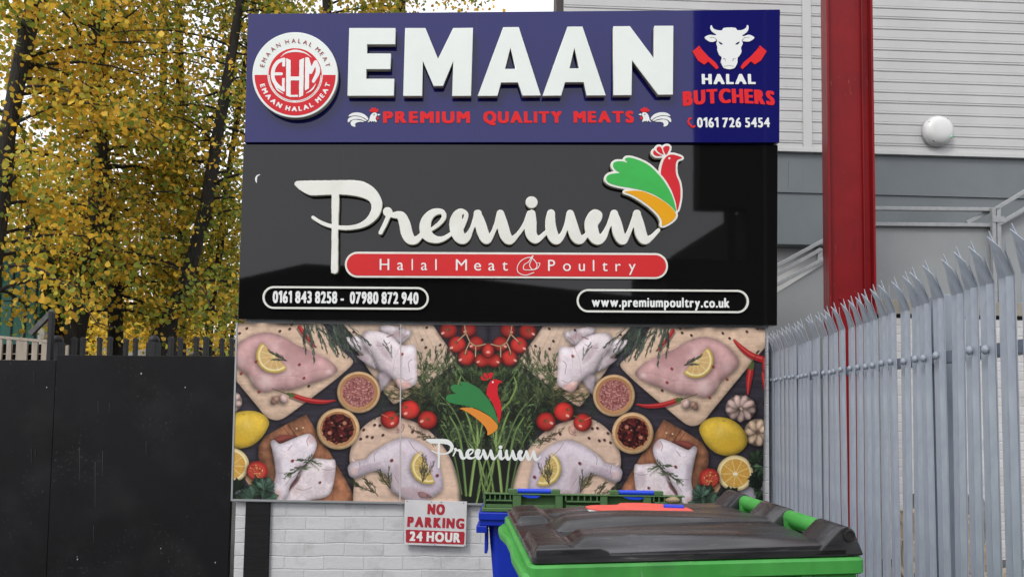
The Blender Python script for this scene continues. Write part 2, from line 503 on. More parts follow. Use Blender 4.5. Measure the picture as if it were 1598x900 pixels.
# bull's head with two cleavers
zb = zm(1060, 30, 5.142)
head = [(250,60),(258,52),(275,80),(310,92),(342,92),(355,75),(400,70),(450,74),(465,92),(500,90),(532,75),(545,50),(555,62),(550,95),(525,120),(505,132),(515,140),(560,128),(602,152),(560,182),(515,180),(500,170),(508,200),(495,232),(498,265),(480,300),(468,312),(466,350),(455,375),(440,395),(400,404),(360,395),(345,375),(333,345),(340,310),(320,290),(305,250),(306,228),(297,195),(303,172),(270,186),(235,180),(203,150),(240,130),(285,132),(295,125),(265,105),(250,80)]
shape('bull_head', [zb(head)], f1, M['flat_white'], blue, step=0.0015,
      cuts=[zb([(313,183),(335,190),(350,205),(330,205)]), zb([(485,183),(465,190),(448,205),(470,205)])],
      cutstrokes=[(zb([(300,172),(275,150),(245,150)]), 0.8), (zb([(505,170),(530,150),(560,150)]), 0.8), (zb([(372,338),(362,318),(348,325)]), [1.0,0.8,0.6]), (zb([(428,338),(438,318),(452,325)]), [1.0,0.8,0.6]),
                  (zb([(360,382),(400,376),(440,382)]), 0.8)])
for fl in (0, 1):
    P = [(105,262),(160,215),(180,245),(235,305),(290,350),(316,390),(298,406),(250,360),(232,342),(200,368),(150,335)]
    if fl: P = [(806 - x, y - 2) for x, y in P]
    Q = zb(P); h = zb([(163,240)] if not fl else [(643,234)])[0]
    shape('cleaver', [Q], f1, M['red_vinyl'], blue, sm=False, step=0.0015, cutstrokes=[([h, (h[0]+0.01, h[1])], 1.8)])
zr = zb
shape('handset_mark', [], f1, M['red_vinyl'], blue, strokes=[(zb([(78,805),(72,830),(95,858),(112,868)]), [2.4,3.0,3.0,2.4]), (zb([(80,800),(92,798)]), 3.0), (zb([(112,868),(122,860)]), 3.0)])

# round crest
RC = (460.5, 117.3); zr = zm(385, 40, 6.0)
cz = OFFB + 0.012; ch = 0.06
def circ(r, n=96, a0=0, a1=360, c=RC): 
    return [(c[0] + r*math.cos(R(a)), c[1] - r*math.sin(R(a))) for a in np.linspace(a0, a1, n, endpoint=(a1-a0) < 360)]
crest = raised('crest', [SIGN.pts(circ(66.8), cz + ch)], cz, cz + ch, M['white_letter'], blue, 0.004)
def cface(name, loops_px, material, lift=0.0): return slab(name, [SIGN.pts(L, cz + ch) for L in loops_px], cz + ch - 0.001, cz + ch + 0.0015 + lift, material, crest)
cface('red_band', [circ(63.2, 60, 180, 360) + circ(43.2, 60, 180, 360)[::-1]], M['logo_red'])
disc = shape('red_disc', [circ(41.6)], cz + ch, M['logo_red'], crest, th=0.0015, sm=False,
   cutstrokes=[(circ(40.3, 40, 181, 359), 1.6)])
SZ = 1 / 6.0
zs = lambda L, w: (zr(L), (np.array(w) * SZ if hasattr(w, '__len__') else w * SZ))
shape('monogram', [zr([(370,308),(412,326),(412,674),(370,656)]), zr([(494,326),(537,306),(530,656),(490,676)]), zr([(405,480),(498,480),(496,516),(405,516)]), zr([(412,652),(482,652),(480,670),(412,670)]),
                   zr([(548,300),(586,312),(584,590),(545,612)]), zr([(335,306),(362,304),(360,386),(332,386)]), zr([(332,494),(357,494),(355,622),(330,606)])],
      cz + ch, M['flat_white'], crest, th=0.003, sm=False,
      strokes=[zs([(345,322),(295,342),(258,392),(244,455),(256,520),(298,572),(345,604)], [34,34,34,34,34,34,30]), zs([(245,455),(325,455)], 28),
               zs([(568,318),(600,430)], 38), zs([(600,440),(644,345)], 32), zs([(648,345),(668,430),(625,525)], [34,40,28]),
               zs([(312,302),(370,258),(455,240),(545,258),(612,304)], [2,12,22,12,2]), zs([(255,548),(290,602),(345,640)], [3,14,4]), zs([(648,545),(612,600),(555,638)], [3,14,4])])
def arc_text(body, rad, a0, a1, cap, material, heavy, below):
    loops = []; n = len(body)
    ws = [glyph(c)[2]-glyph(c)[1]+0.16 if c != ' ' else 0.34 for c in body]; tot = sum(ws); x = 0
    for c, w in zip(body, ws):
        xm = x + w/2; x += w
        if c == ' ': continue
        a = R(a0 + (a1 - a0) * xm / tot)
        p = np.array(SIGN.uv(RC[0] + rad*math.cos(a), RC[1] - rad*math.sin(a), cz + ch))
        o_ = np.array([math.cos(a), math.sin(a)]); up = -o_ if below else o_; rt = np.array([up[1], -up[0]])
        hw = (w - 0.16) / 2 * cap / glyph('H')[3] / PXM * (1.12 if heavy[0] else 1)
        base = p - up * cap / PXM / 2
        loops += text_loops(c, base - rt*hw, base + rt*hw, cap / PXM, heavy=heavy, step=cap / PXM / 26)
    slab('lettering', loops, cz + ch, cz + ch + 0.004, material, crest)
arc_text('EMAAN HALAL MEAT', 53.2, 168, 12, 6.6, M['dark_red_ink'], (0, 0), False)
arc_text('EMAAN HALAL MEAT', 53.2, 194.5, 348, 7.4, M['flat_white'], (0.06, 0.05), True)

# ------------------------------------------------------------------ black poultry sign
blk = empty('shop_sign', SIGN.m, 'glossy black shop sign with white script lettering and coloured cockerel above the food banner', 'sign')
quad_box('panel', [(371, 497.5), (1213, 507.5), (1214, 226.5), (380, 224.5)], 0.0, 0.18, M['black_gloss'], blk)
z3 = zm(450, 270, 5.327)
P_BAR = [(50,92),(58,72),(90,65),(180,62),(350,60),(550,60),(640,78),(720,132),(768,205),(780,270),(757,350),(700,412),(620,455),(500,475),(400,468),(300,442),(220,398),(190,372),(205,354),(260,388),(340,420),(420,434),(500,436),(580,420),(645,378),(682,320),(690,270),(668,232),(620,208),(540,190),(430,180),(300,184),(200,188),(155,176),(100,145),(62,112)]
P_STEM = [(362,172),(420,172),(414,450),(412,790),(404,826),(385,838),(362,828),(354,800),(360,450)]
SCRIPT = [(z3([(835,352),(800,430),(766,496)]), np.array([34,32,30])/5.327),
          (z3([(868,350),(935,355),(966,420),(985,500),(1015,552),(1062,556),(1115,505),(1160,450)]), np.array([40,58,74,78,66,46,34,30])/5.327),
          (z3([(1175,478),(1245,430),(1292,372),(1280,325),(1215,325),(1160,370),(1137,440),(1155,515),(1220,552),(1290,545),(1362,500)]), np.array([24,30,34,38,46,62,76,74,50,38,28])/5.327),
          ([(718,361),(725,345),(727.5,334),(719.5,330),(713.5,337),(711.5,350),(715,366),(722,373),(729.5,369),(736.5,356),(746,333)], [6,6.5,6,8,12.5,17,16,13,9,6,9]),
          ([(745,333),(749,347),(754,364),(759.5,374),(767,367),(774,352),(781,333)], [9,13.5,14.5,11,7,6.5,9]),
          ([(781,333),(784,349),(788.5,366),(795.5,375),(806,368),(818,352),(827,333)], [9,13.5,14.5,10.5,6.5,6,8.5]),
          ([(830,333),(829,347),(828.5,363),(835,373),(843,371),(853,362)], [9,13.5,14.5,11,7.5,5.5]),
          ([(860,333),(859,348),(862,365),(868.5,374),(877,368),(884,352),(890,333)], [10,13,14.5,12,8,7,9]),
          ([(890,333),(893,350),(898,367),(905,374.5),(914,368),(921,359)], [9,13.5,14.5,10.5,7,5.5]),
          ([(930,350),(935,342),(936.5,334),(929,331),(924.5,338),(922.5,351),(926,366),(933,374),(941.5,369),(949,354),(959,333)], [6,6.5,6,8,12.5,17,16,13,9,6.5,9]),
          ([(958.5,333),(962,348),(966,365),(972,375),(979,368),(986,352),(994.5,333)], [9,13.5,14.5,11,7,6.5,9]),
          ([(994,333),(997,349),(1001,366),(1007,374.5),(1017,370),(1028,359)], [9,13.5,14.5,11,7,5])]
DOTS = [(z3([(825,322)])[0], 7.4), ((829.7, 315.6), 9.6)]
ROOST = {
 'wing': [(95,385),(110,355),(150,338),(222,328),(185,305),(160,270),(165,237),(200,222),(250,222),(294,233),(272,203),(290,188),(335,190),(420,218),(500,262),(570,328),(640,412),(700,515),(735,610),(748,692),(700,640),(620,578),(520,522),(420,490),(330,470),(230,455),(150,435),(108,412)],
 'tail_feather': [(268,508),(330,497),(420,500),(500,525),(600,575),(680,630),(746,710),(722,770),(625,825),(615,775),(580,715),(500,640),(400,570),(320,527)],
 'body': [(608,338),(615,270),(640,200),(680,165),(730,160),(806,188),(765,207),(747,250),(750,340),(780,420),(792,500),(786,590),(760,682),(745,600),(710,500),(665,415),(628,365)]}
COMB = [[(620,168),(575,172),(545,160),(535,137),(548,118),(570,142),(600,160)], [(632,158),(595,142),(568,112),(575,88),(600,85),(616,105),(624,132)], [(656,160),(634,125),(630,95),(655,78),(685,82),(688,105),(674,135)]]

def emblem(tf, tfd, off, z0, zt, parent, k, base):
    """script word and cockerel, drawn through tf (pixels of the black sign to pixels of this sign)"""
    q = np.array(SIGN.pts([tf((440, 270)), tf((1080, 440))], off))
    g = Grid(min(q[:,0])-0.05, min(q[:,1])-0.05, max(q[:,0])+0.05, max(q[:,1])+0.05, 0.0026 * max(k, 0.42))
    for P in (P_BAR, P_STEM): g.poly(smooth_closed(SIGN.pts([tf(p) for p in z3(P)], off), 5))
    for L, w in SCRIPT: g.stroke(SIGN.pts([tf(p) for p in L], off), (np.asarray(w) * 1.13 + np.where(np.asarray(w) > 8.5, 1.7, .3)) * k / PXM)
    for c, r in DOTS: g.disc(SIGN.uv(*tf(c), off), r * k / PXM)
    w = g.contours(2)
    if base: raised('script_word', w, z0, zt, M['cream_letter'], parent, 0.004)
    else: slab('script_word', w, z0, zt, M['flat_white'], parent)
    z5 = zm(930, 215, 6.0); mk = {}
    g2 = None
    for nm, P in list(ROOST.items()) + [('comb', None)]:
        Ps = [z5(P)] if P else [z5(c) for c in COMB]
        mk[nm] = [smooth_closed(SIGN.pts([tfd(p) for p in L], off), 5) for L in Ps]
    A = np.vstack([p for L in mk.values() for p in L])
    par = parent
    if base:
        g = Grid(A[:,0].min()-0.06, A[:,1].min()-0.06, A[:,0].max()+0.06, A[:,1].max()+0.06, 0.002)
        for L in mk.values():
            for p in L: g.poly(p)
        g.grow_round(3.3 * k / PXM)
        par = raised('cockerel_emblem', g.contours(2), z0, zt, M['cream_letter'], parent, 0.003)
    mats = {'wing': M['logo_green'], 'tail_feather': M['logo_orange'], 'body': M['logo_red'], 'comb': M['logo_red']}
    if not base:
        mats = {'wing': M['print_green'], 'tail_feather': M['print_orange'], 'body': M['logo_red'], 'comb': M['logo_red']}
    for nm, L in mk.items():
        g = Grid(A[:,0].min()-0.06, A[:,1].min()-0.06, A[:,0].max()+0.06, A[:,1].max()+0.06, 0.0022 * max(k, .6))
        for p in L: g.poly(p)
        if nm == 'body': g.disc(SIGN.uv(*tfd(z5([(686,192)])[0]), off), 2.0 * (k if base else .744) / PXM, cut=True)
        slab(nm, g.contours(1), zt - 0.001 if base else z0, zt + 0.0025 if base else zt, mats[nm], par)
    if not base: slab('eye', [circ_uv(SIGN.uv(*tfd(z5([(686,192)])[0]), off), 1.9*.744/PXM)], z0, zt, M['flat_white'], par)
def circ_uv(c, r, n=24): return [(c[0]+r*math.cos(2*math.pi*i/n), c[1]+r*math.sin(2*math.pi*i/n)) for i in range(n)]
idt = lambda p: p
emblem(idt, idt, 0.062, 0.012, 0.062, blk, 1.0, True)

def stadium(x0, y0, x1, y1, slope, n=20, ins=0.0):
    x0 += ins; x1 -= ins; y0 += ins; y1 -= ins
    r = (y1 - y0) / 2; cy = (y0 + y1) / 2
    P = [(x0 + r + r*math.cos(a), cy + r*math.sin(a)) for a in np.linspace(math.pi/2, 1.5*math.pi, n)] + [(x1 - r + r*math.cos(a), cy + r*math.sin(a)) for a in np.linspace(-math.pi/2, math.pi/2, n)]
    return [(x, y + slope*(x - x0)) for x, y in P]
S1 = (538, 392.6, 1042.6, 433.0, 0.0045)
plate = raised('slogan_plate', [SIGN.pts(stadium(*S1), 0.035)], 0.008, 0.035, M['cream_letter'], blk, 0.002)
slab('red_face', [SIGN.pts(stadium(*S1, ins=3.2), 0.035)], 0.034, 0.037, M['pill_red'], plate)
for body, a, b in (('Halal', (592.7, 421.2), (681.5, 421.5)), ('Meat', (711.5, 421.8), (792.5, 422.2)), ('Poultry', (855.5, 422.5), (992, 423.2))):
    tr = {'Halal': 0.50, 'Meat': 0.42, 'Poultry': 0.50}[body]
    pa, pb = SIGN.pts([a, b], 0.037)
    slab('lettering', text_loops(body, pa, pb, 17.3 / PXM, track=tr, step=17.3/PXM/60), 0.036, 0.039, M['flat_white'], plate)
za = zm(740, 270, 4.994)
shape('ampersand', [], 0.038, M['flat_white'], plate, th=0.002, step=0.0012, strokes=[
   (za([(465,775),(400,795),(345,775),(337,730),(370,680),(430,657),(470,680),(490,720),(470,750),(420,755),(385,748),(390,715),(425,690),(450,650),(458,648),(440,690),(432,720),(455,752),(495,740),(512,705),(495,700)]), 1.15)])
for nm, S, body, a, b, cap, kw in (('phone_plate', (409.6, 446.2, 669, 481.6, 0.0065), '0161 843 8258 -  07980 872 940', (425.5, 472.2), (653, 474.2), 18.0, dict(heavy=(0.045, 0.014), track=0.17)),
                              ('web_plate', (900, 450.8, 1168.8, 487.0, 0.0055), 'www.premiumpoultry.co.uk', (923.5, 478.2), (1138.5, 479.8), 15.2, dict(heavy=(0.045, 0.014), track=0.17))):
    o = slab(nm, [SIGN.pts(stadium(*S), 0.02), SIGN.pts(stadium(*S, ins=3.0), 0.02)[::-1]], 0.004, 0.02, M['cream_letter'], blk)
    pa, pb = SIGN.pts([a, b], 0.004)
    slab('lettering', text_loops(body, pa, pb, cap / PXM, **kw), 0.001, 0.006, M['flat_white'], o)
shape('scuff', [], 0.001, M['flat_white'], blk, th=0.0008, strokes=[([(405.5,272.5),(401,275),(399.5,280),(400.5,285)], [1.0,2.2,3.0,1.0])])
# fixings and panel joints of the two signs
for x, y0, y1, o_ in ((536.7, 226, 290, 0.0), (744, 20, 221, OFFB)):
    q = SIGN.pts([(x - .25, y1), (x + .25, y1), (x + .25, y0), (x - .25, y0)], o_); MB().prism(q, o_, o_ + 0.0012).build('panel_joint', M['sign_edge'], blue if o_ else blk)
for x, y in ((729, 395), (767, 395.5), (905, 397), (735, 433), (770, 434)):
    u, v = SIGN.uv(x, y - (3.4 if y < 410 else -3.4), 0.004); MB().prism(circ_uv((u, v), 0.008, 8), 0.002, 0.012).build('fixing_clip', M['sign_edge'], blk)

# ------------------------------------------------------------------ no parking sign
OFN = -0.015
nop = empty('parking_notice', SIGN.m, 'white no parking notice with red lettering screwed to the white bricks', 'sign')
q = SIGN.pts([(630.5,849),(726.5,852.5),(728.8,782.2),(631.8,779.5)], OFN)
MB().prism(q, OFN - 0.012, OFN).build('board', mat('notice_white', (0.66, 0.655, 0.66), 0.35, c2=(0.58, 0.57, 0.58), scale=5), nop, bevel=0.001)
M['notice_red'] = mat('notice_red', (0.42, 0.03, 0.045), 0.5, c2=(0.37, 0.035, 0.05), scale=14, spec=.15)
for body, a, b, cap, mt, kw in (('NO', (666.8,801.8), (694,802.8), 16, 'notice_red', dict(heavy=(0.085,0.035), track=0.27)),
                                ('PARKING', (635.3,821.2), (724.2,824.6), 15.6, 'notice_red', dict(heavy=(0.085,0.035), track=0.27))):
    pa, pb = SIGN.pts([a, b], OFN)
    slab('lettering', text_loops(body, pa, pb, cap/PXM, **kw), OFN - 0.001, OFN + 0.0012, M[mt], nop)
g = Grid(*SIGN.uv(628, 856, OFN), *SIGN.uv(730, 820, OFN), 0.002)
g.poly(SIGN.pts([(634.5,844.5),(723,847.6),(724,830.5),(634.8,827)], OFN)); g.grow_round(0.008)
box = slab('red_box', g.contours(), OFN - 0.001, OFN + 0.0012, M['notice_red'], nop)
pa, pb = SIGN.pts([(639, 843.2), (718, 845.8)], OFN)
slab('lettering', text_loops('24 HOUR', pa, pb, 14.6/PXM, heavy=(0.065,0.045), track=0.22), OFN, OFN + 0.0026, M['white_paint'], box)
mb = MB()
for x, y in ((635.2,781.2),(673,782.4),(688.5,783),(723.5,784.2),(678.5,849.3),(724.5,851)):
    mb.prism(circ_uv(SIGN.uv(x, y, OFN), 0.0045, 8), OFN - 0.001, OFN + 0.003)
mb.build('screw', M['sign_edge'], nop)
# ------------------------------------------------------------------ printed food banner (a flat printed panel; the print is a grid of tinted faces)
OFM = -0.03
M['print_green'] = mat('print_green', (0.03, 0.20, 0.055), 0.4, c2=(0.04, 0.23, 0.07), scale=2)
M['print_orange'] = mat('print_orange', (0.75, 0.26, 0.035), 0.4)
ban = empty('food_banner', SIGN.m, 'printed banner of raw chicken, tomatoes, lemons and herbs, lowest of the stacked signs', 'banner')
SC = 236.0                               # canvas pixels per metre
UC = SIGN.uv(760.0, 645, OFM)[0]         # the print is mirrored about this line
uL, uR = SIGN.uv(366, 640, OFM)[0], SIGN.uv(1192.5, 640, OFM)[0]
vT, vB = SIGN.uv(780, 503.5, OFM)[1], SIGN.uv(560, 783, OFM)[1]
CW, CH = int((uR - UC) * SC) + 8, int((vT - vB) * SC) + 2
img = np.zeros((CH, CW, 3))
YY, XX = np.mgrid[0:CH, 0:CW].astype(float)

def cv(L):
    P = np.array(SIGN.pts(L, OFM)); return np.column_stack([(P[:,0]-UC)*SC, (vT-P[:,1])*SC])
def noise(sx, sy, seed, oct_=3):
    r = np.random.default_rng(seed); out = np.zeros((CH, CW)); amp = 1; tot = 0
    for o in range(oct_):
        nx, ny = max(2, int(CW/sx)+3), max(2, int(CH/sy)+3)
        a = r.random((ny, nx)); x = XX/sx; y = YY/sy; i = np.clip(x.astype(int), 0, nx-2); j = np.clip(y.astype(int), 0, ny-2); fx = x-i; fy = y-j
        fx = fx*fx*(3-2*fx); fy = fy*fy*(3-2*fy)
        out += amp*((a[j,i]*(1-fx)+a[j,i+1]*fx)*(1-fy)+(a[j+1,i]*(1-fx)+a[j+1,i+1]*fx)*fy); tot += amp
        amp *= .55; sx = max(1.2, sx/2); sy = max(1.2, sy/2)
    return out/tot - 0.5
def blur(f, r):
    r = int(r)
    if r < 1: return f
    for ax in (0, 1):
        for _ in range(2):
            c = np.cumsum(np.pad(f, [(r+1, r) if a == ax else (0, 0) for a in (0, 1)], mode='edge'), ax)
            f = (c[2*r+1:] - c[:-2*r-1])/(2*r+1) if ax == 0 else (c[:, 2*r+1:] - c[:, :-2*r-1])/(2*r+1)
    return f
def mask_poly(P):
    m = np.zeros((CH, CW))
    x0, x1 = int(max(0, P[:,0].min()-2)), int(min(CW, P[:,0].max()+3)); y0, y1 = int(max(0, P[:,1].min()-2)), int(min(CH, P[:,1].max()+3))
    if x1 <= x0 or y1 <= y0: return m
    X, Y = XX[y0:y1, x0:x1], YY[y0:y1, x0:x1]
    for dx in (-.33, 0, .33):
        for dy in (-.33, 0, .33): m[y0:y1, x0:x1] += inside(P, X+dx, Y+dy)/9.0
    return m
def paint(m, c, a=1.0):
    global img
    c = np.asarray(c, float)
    img = img*(1-m[..., None]*a) + c*m[..., None]*a
def shadow(m, dx=2, dy=3, r=4, a=.5):
    s = blur(np.roll(np.roll(m, dx, 1), dy, 0), r); 
    global img
    img *= (1 - a*s*(1-m))[..., None]
N1, N2, N3 = noise(14, 14, 1), noise(4, 4, 2, 2), noise(40, 5, 3)
N4 = noise(2.4, 2.4, 5, 1)
def body(L, c, edge=.7, r=5, light=(-.5, -.7), la=.25, na=.08, sh=.62, sm=True, hl=None, fine=.05):
    P = cv(L); P = smooth_closed(P, 5) if sm else P
    m = mask_poly(P)
    if sh: shadow(m, 2, 3, 5, sh)
    d = blur(m, r); d = np.clip((d-.45)/.55, 0, 1)              # rises from the rim inward
    big = blur(m, r*2.2); gy, gx = np.gradient(big)
    lit = (gx*light[0]+gy*light[1])*r*2.2
    edge = edge*.93
    f = edge+(1.02-edge)*d - la*lit*2.0 + na*N1*2 + fine*N2*2
    c = np.asarray(c, float)
    paint(m, np.clip(c*f[..., None], 0, 255))
    if hl:
        for x, y, rad, s in hl:
            q = cv([(x, y)])[0]; g_ = np.exp(-((XX-q[0])**2+(YY-q[1])**2)/(rad*1.3)**2)*m*s
            paint(g_, (250, 235, 230))
    return m
def line(L, w, c, a=1.0, sm=True):
    P = cv(L); n = len(P)
    w = np.full(n, float(w)) if np.isscalar(w) else np.asarray(w, float)
    Q = smooth_open(np.column_stack([P, w*1.35]), 5) if (sm and n > 2) else np.column_stack([P, w*1.35])
    seg(Q, c, a)
def seg(Q, c, a=1.0):
    c = np.asarray(c, float)
    mg = Q[:,2].max()+2
    x0, x1 = int(max(0, Q[:,0].min()-mg)), int(min(CW, Q[:,0].max()+mg+1)); y0, y1 = int(max(0, Q[:,1].min()-mg)), int(min(CH, Q[:,1].max()+mg+1))
    if x1 <= x0 or y1 <= y0: return
    X, Y = XX[y0:y1, x0:x1], YY[y0:y1, x0:x1]; m = np.zeros(X.shape)
    for p, q in zip(Q[:-1], Q[1:]):
        dx, dy = q[0]-p[0], q[1]-p[1]; t = np.clip(((X-p[0])*dx+(Y-p[1])*dy)/(dx*dx+dy*dy+1e-9), 0, 1)
        d = np.hypot(X-p[0]-t*dx, Y-p[1]-t*dy); m = np.maximum(m, np.clip((p[2]+(q[2]-p[2])*t)/2-d+.5, 0, 1))
    img[y0:y1, x0:x1] = img[y0:y1, x0:x1]*(1-m[..., None]*a)+c*m[..., None]*a
def ell(cx, cy, rx, ry, ang=0, n=28):
    a = np.linspace(0, 2*math.pi, n, endpoint=False); ca, sa = math.cos(R(ang)), math.sin(R(ang))
    return [(cx+rx*math.cos(t)*ca-ry*math.sin(t)*sa, cy+rx*math.cos(t)*sa+ry*math.sin(t)*ca) for t in a]
def dots(L, c, r=1.5):
    for x, y in L:
        line([(x+.8, y+1.0), (x+1.2, y+1.2)], r*2.2, np.array(c)*.4, .5); line([(x, y), (x+.4, y)], r*1.9, c)
pr = random.Random(4)
def frond(x, y, ang, ln, c, w=.9, lv=7, spread=.9, fl=.42):
    """a feathery sprig of dill or rosemary"""
    pts = [(x, y)]; a = ang
    for i in range(6):
        a += pr.uniform(-.14, .14); x += math.cos(a)*ln/6; y += math.sin(a)*ln/6; pts.append((x, y))
    line(pts, [w*1.2]*4+[w*.8]*3, np.array(c)*.85)
    for i in range(lv*2):
        t = pr.uniform(.15, 1)*6; k = min(5, int(t)); f = t-k
        bx, by = pts[k][0]*(1-f)+pts[k+1][0]*f, pts[k][1]*(1-f)+pts[k+1][1]*f
        s = 1 if i % 2 else -1; b = a+s*pr.uniform(.35, spread); l2 = ln*fl*(1.15-t/7)*pr.uniform(.6, 1.1)
        cc = np.array(c)*pr.uniform(.7, 1.3)
        line([(bx, by), (bx+math.cos(b)*l2*.5, by+math.sin(b)*l2*.5), (bx+math.cos(b-s*.25)*l2, by+math.sin(b-s*.25)*l2)], [w, w*.9, w*.5], cc, .9)

# slate-dark boards
img[:] = np.array([58, 53, 64])
img *= (1 + .55*N3 + .25*noise(90, 2.2, 9, 2))[..., None]
# pale stone corner bottom right
m = mask_poly(cv([(1122,800),(1128,768),(1150,752),(1180,745),(1205,745),(1205,800)])); paint(blur(m, 2), (158, 152, 164)); 
line([(1120,787),(1160,786),(1200,789)], 2.2, (70,64,74)); line([(1125,776),(1150,782)], 1.4, (90,84,94))
# big board under the breast, board under the wings
BR_ = [(968,566),(982,552),(1000,528),(1018,505),(1024,494),(1210,494),(1206,526),(1192,541),(1112,637),(1100,652),(1088,660),(1072,659),(1046,639),(1002,602),(980,582)]
m = body(BR_, (212,180,154), .9, 6, la=.06, na=.1, sh=.7, fine=.03)
img *= (1 + .10*noise(60, 3, 21, 2)*m)[..., None]
WB = [(852,494),(846,508),(812,556),(810,563),(816,570),(860,601),(898,629),(905,631),(912,624),(922,609),(946,576),(975,530),(992,494)]
m = body(WB, (208,180,158), .86, 5, la=.05, na=.12, sh=.7, fine=.04, sm=False)
for k in range(7): line([(838+k*9+pr.uniform(-3,3),560+k*7),(868+k*9,500)], 1.2, (176,146,124), .55)
# bark-like end of that board
m = mask_poly(cv([(862,600),(880,588),(905,585),(922,606),(906,631)])); paint(m*(.6+N2), (150,116,84), .8)
for k in range(26):
    x, y = pr.uniform(862,915), pr.uniform(592,628); line([(x,y),(x+pr.uniform(8,16),y+pr.uniform(-9,0))], .9, pr.choice([(110,90,60),(188,160,120),(74,66,40)]), .8)
# brown carving board
BB = [(1036,651),(1062,665),(1097,687),(1106,703),(1106,720),(1101,745),(1086,766),(1082,806),(972,806),(958,782),(974,752),(999,710),(1022,674)]
m = body(BB, (158,104,74), .72, 8, la=.12, na=.25, sh=.7, sm=False)
img *= (1 + .2*noise(6, 50, 31, 2)*m)[..., None]
line([(1049,688),(1063,667)], 1.6, (96,58,40)); line([(1054,692),(1070,671)], 1.0, (110,68,48)); line([(1079,702),(1092,688)], 1.0, (126,78,54))
m = mask_poly(cv([(1104,757),(1124,748),(1124,756),(1111,776),(1106,772)])); paint(m, (206,158,118))
dots([(1040,672),(1049.5,673.5)], (230,205,160), 1.3)
# round board
RB = [(796,774),(801,748),(810,724),(822,702),(840,680),(860,664),(882,655),(905,650.5),(924,651),(942,661),(956,676),(965,693),(969,712),(968,728),(962,752),(945,810),(800,810)]
m = body(RB, (214,182,160), .88, 6, la=.05, na=.08, sh=.75, fine=.03)
img *= (1 + .10*noise(40, 4, 41, 2)*m)[..., None]

# herbs: a big dark bed of dill in the middle, stalks fanning down
m = mask_poly(cv([(752,566),(800,575),(840,588),(880,625),(905,640),(860,655),(832,680),(812,715),(800,760),(798,810),(740,810)]))
paint(blur(m, 4), (34,38,30), .82)
for i in range(270):
    t = pr.random(); x = pr.uniform(752, 868); y = pr.uniform(560, 705)
    if x > 845 and y > 668 or (x > 800 and y < 575): continue
    g_ = pr.choice([(92,112,66),(66,84,48),(50,64,40),(112,130,84),(58,76,54),(80,96,70)])
    frond(x, y, pr.uniform(-2.9, -.4), pr.uniform(14, 34), np.array(g_)*pr.uniform(.55, 1.15), pr.uniform(.55, 1.0), 7)
for P, w, c in (([(757,790),(766,745),(772,712),(786,660),(794,640)],3.2,(118,146,78)), ([(783,772),(779,730),(774,690),(776,650)],4.2,(128,156,86)), ([(789,772),(795,722),(803,676),(818,648)],3.6,(104,132,74)),
                ([(771,772),(765,735),(757,700),(752,672)],3.0,(112,142,76)), ([(755,763),(764,735),(775,706),(790,686)],2.6,(126,152,88)), ([(762,775),(760,748),(757,720)],2.4,(96,120,70)),
                ([(796,770),(806,724),(816,690),(832,662)],2.4,(86,112,62)), ([(772,690),(768,664),(765,645)],2.2,(122,148,84)), ([(748,800),(757,772),(766,750)],3.4,(110,138,72)), ([(776,800),(772,780),(768,762)],2.6,(120,150,80)),
                ([(786,700),(798,668),(812,640),(836,612)],2.2,(98,122,70)), ([(790,600),(804,580),(812,560)],1.6,(90,116,66)), ([(778,640),(796,622),(806,600),(803,585)],3.0,(120,144,78)), ([(770,590),(771,575),(777,566)],1.6,(84,104,62))):
    line(P, w*1.2, np.array(c)*.45, .7); line(P, [w]*(len(P)-1)+[w*.55], c)
    line([(x-.6, y) for x, y in P], w*.3, np.array(c)*1.3, .7)
for i in range(90):
    x = pr.uniform(752, 826); y = pr.uniform(560, 720); frond(x, y, pr.uniform(-2.6, -.5), pr.uniform(10, 22), np.array((104,128,76))*pr.uniform(.6, 1.15), .7, 6)
for i in range(60):
    x = pr.uniform(822, 868); y = pr.uniform(552, 640); frond(x, y, pr.uniform(-2.4, -1.0), pr.uniform(12, 28), np.array((84,96,62))*pr.uniform(.5, 1.2), .8, 7)
for i in range(26): frond(pr.uniform(850,900), pr.uniform(604,636), pr.uniform(-.6,.5), pr.uniform(14,26), np.array((82,86,54))*pr.uniform(.5,1.2), .8, 5)
for i in range(16): frond(pr.uniform(905,930), pr.uniform(612,642), pr.uniform(.5,1.8), pr.uniform(10,24), (54,66,50), .6, 5)

# tomatoes
def tomato(x, y, r, dark=1.0, hx=-.25, hy=.1, stem=None):
    body(ell(x, y, r, r*.97), np.array((206,48,42))*dark, .58, 5, la=.22, na=.05, sh=.6, fine=.02)
    line([(x+hx*r*1.6, y+hy*r), (x+hx*r*1.6+2.0, y+hy*r+1.0)], r*.26, (255,214,196), .85)
    m_ = np.exp(-((XX-cv([(x+hx*r, y+hy*r)])[0,0])**2+(YY-cv([(x+hx*r, y+hy*r)])[0,1])**2)/(r*.8)**2); paint(m_*.35, (240,110,90))
    if stem:
        sx, sy = x+stem[0]*r, y+stem[1]*r
        for a in np.linspace(0, 6.28, 6)[:-1]: line([(sx, sy), (sx+3.6*math.cos(a+.4), sy+3.0*math.sin(a+.4))], [1.8,.7], (58,70,38))
        line([(sx, sy), (sx+1, sy)], 1.8, (120,124,72))
tomato(793,511,12.5,.75,.2,.2); tomato(824,513,13.5,.82,.35,.3,(.05,-.1)); tomato(781,533,12.5,.85,.3,.25); tomato(810,535,13.5,1,.35,.35,(.1,-.25)); tomato(795,555,13,1,.4,.25,(.05,-.5))
tomato(771,559,11.5,.95,.25,.15); tomato(758.5,543.5,13,1.05,.12,.1)
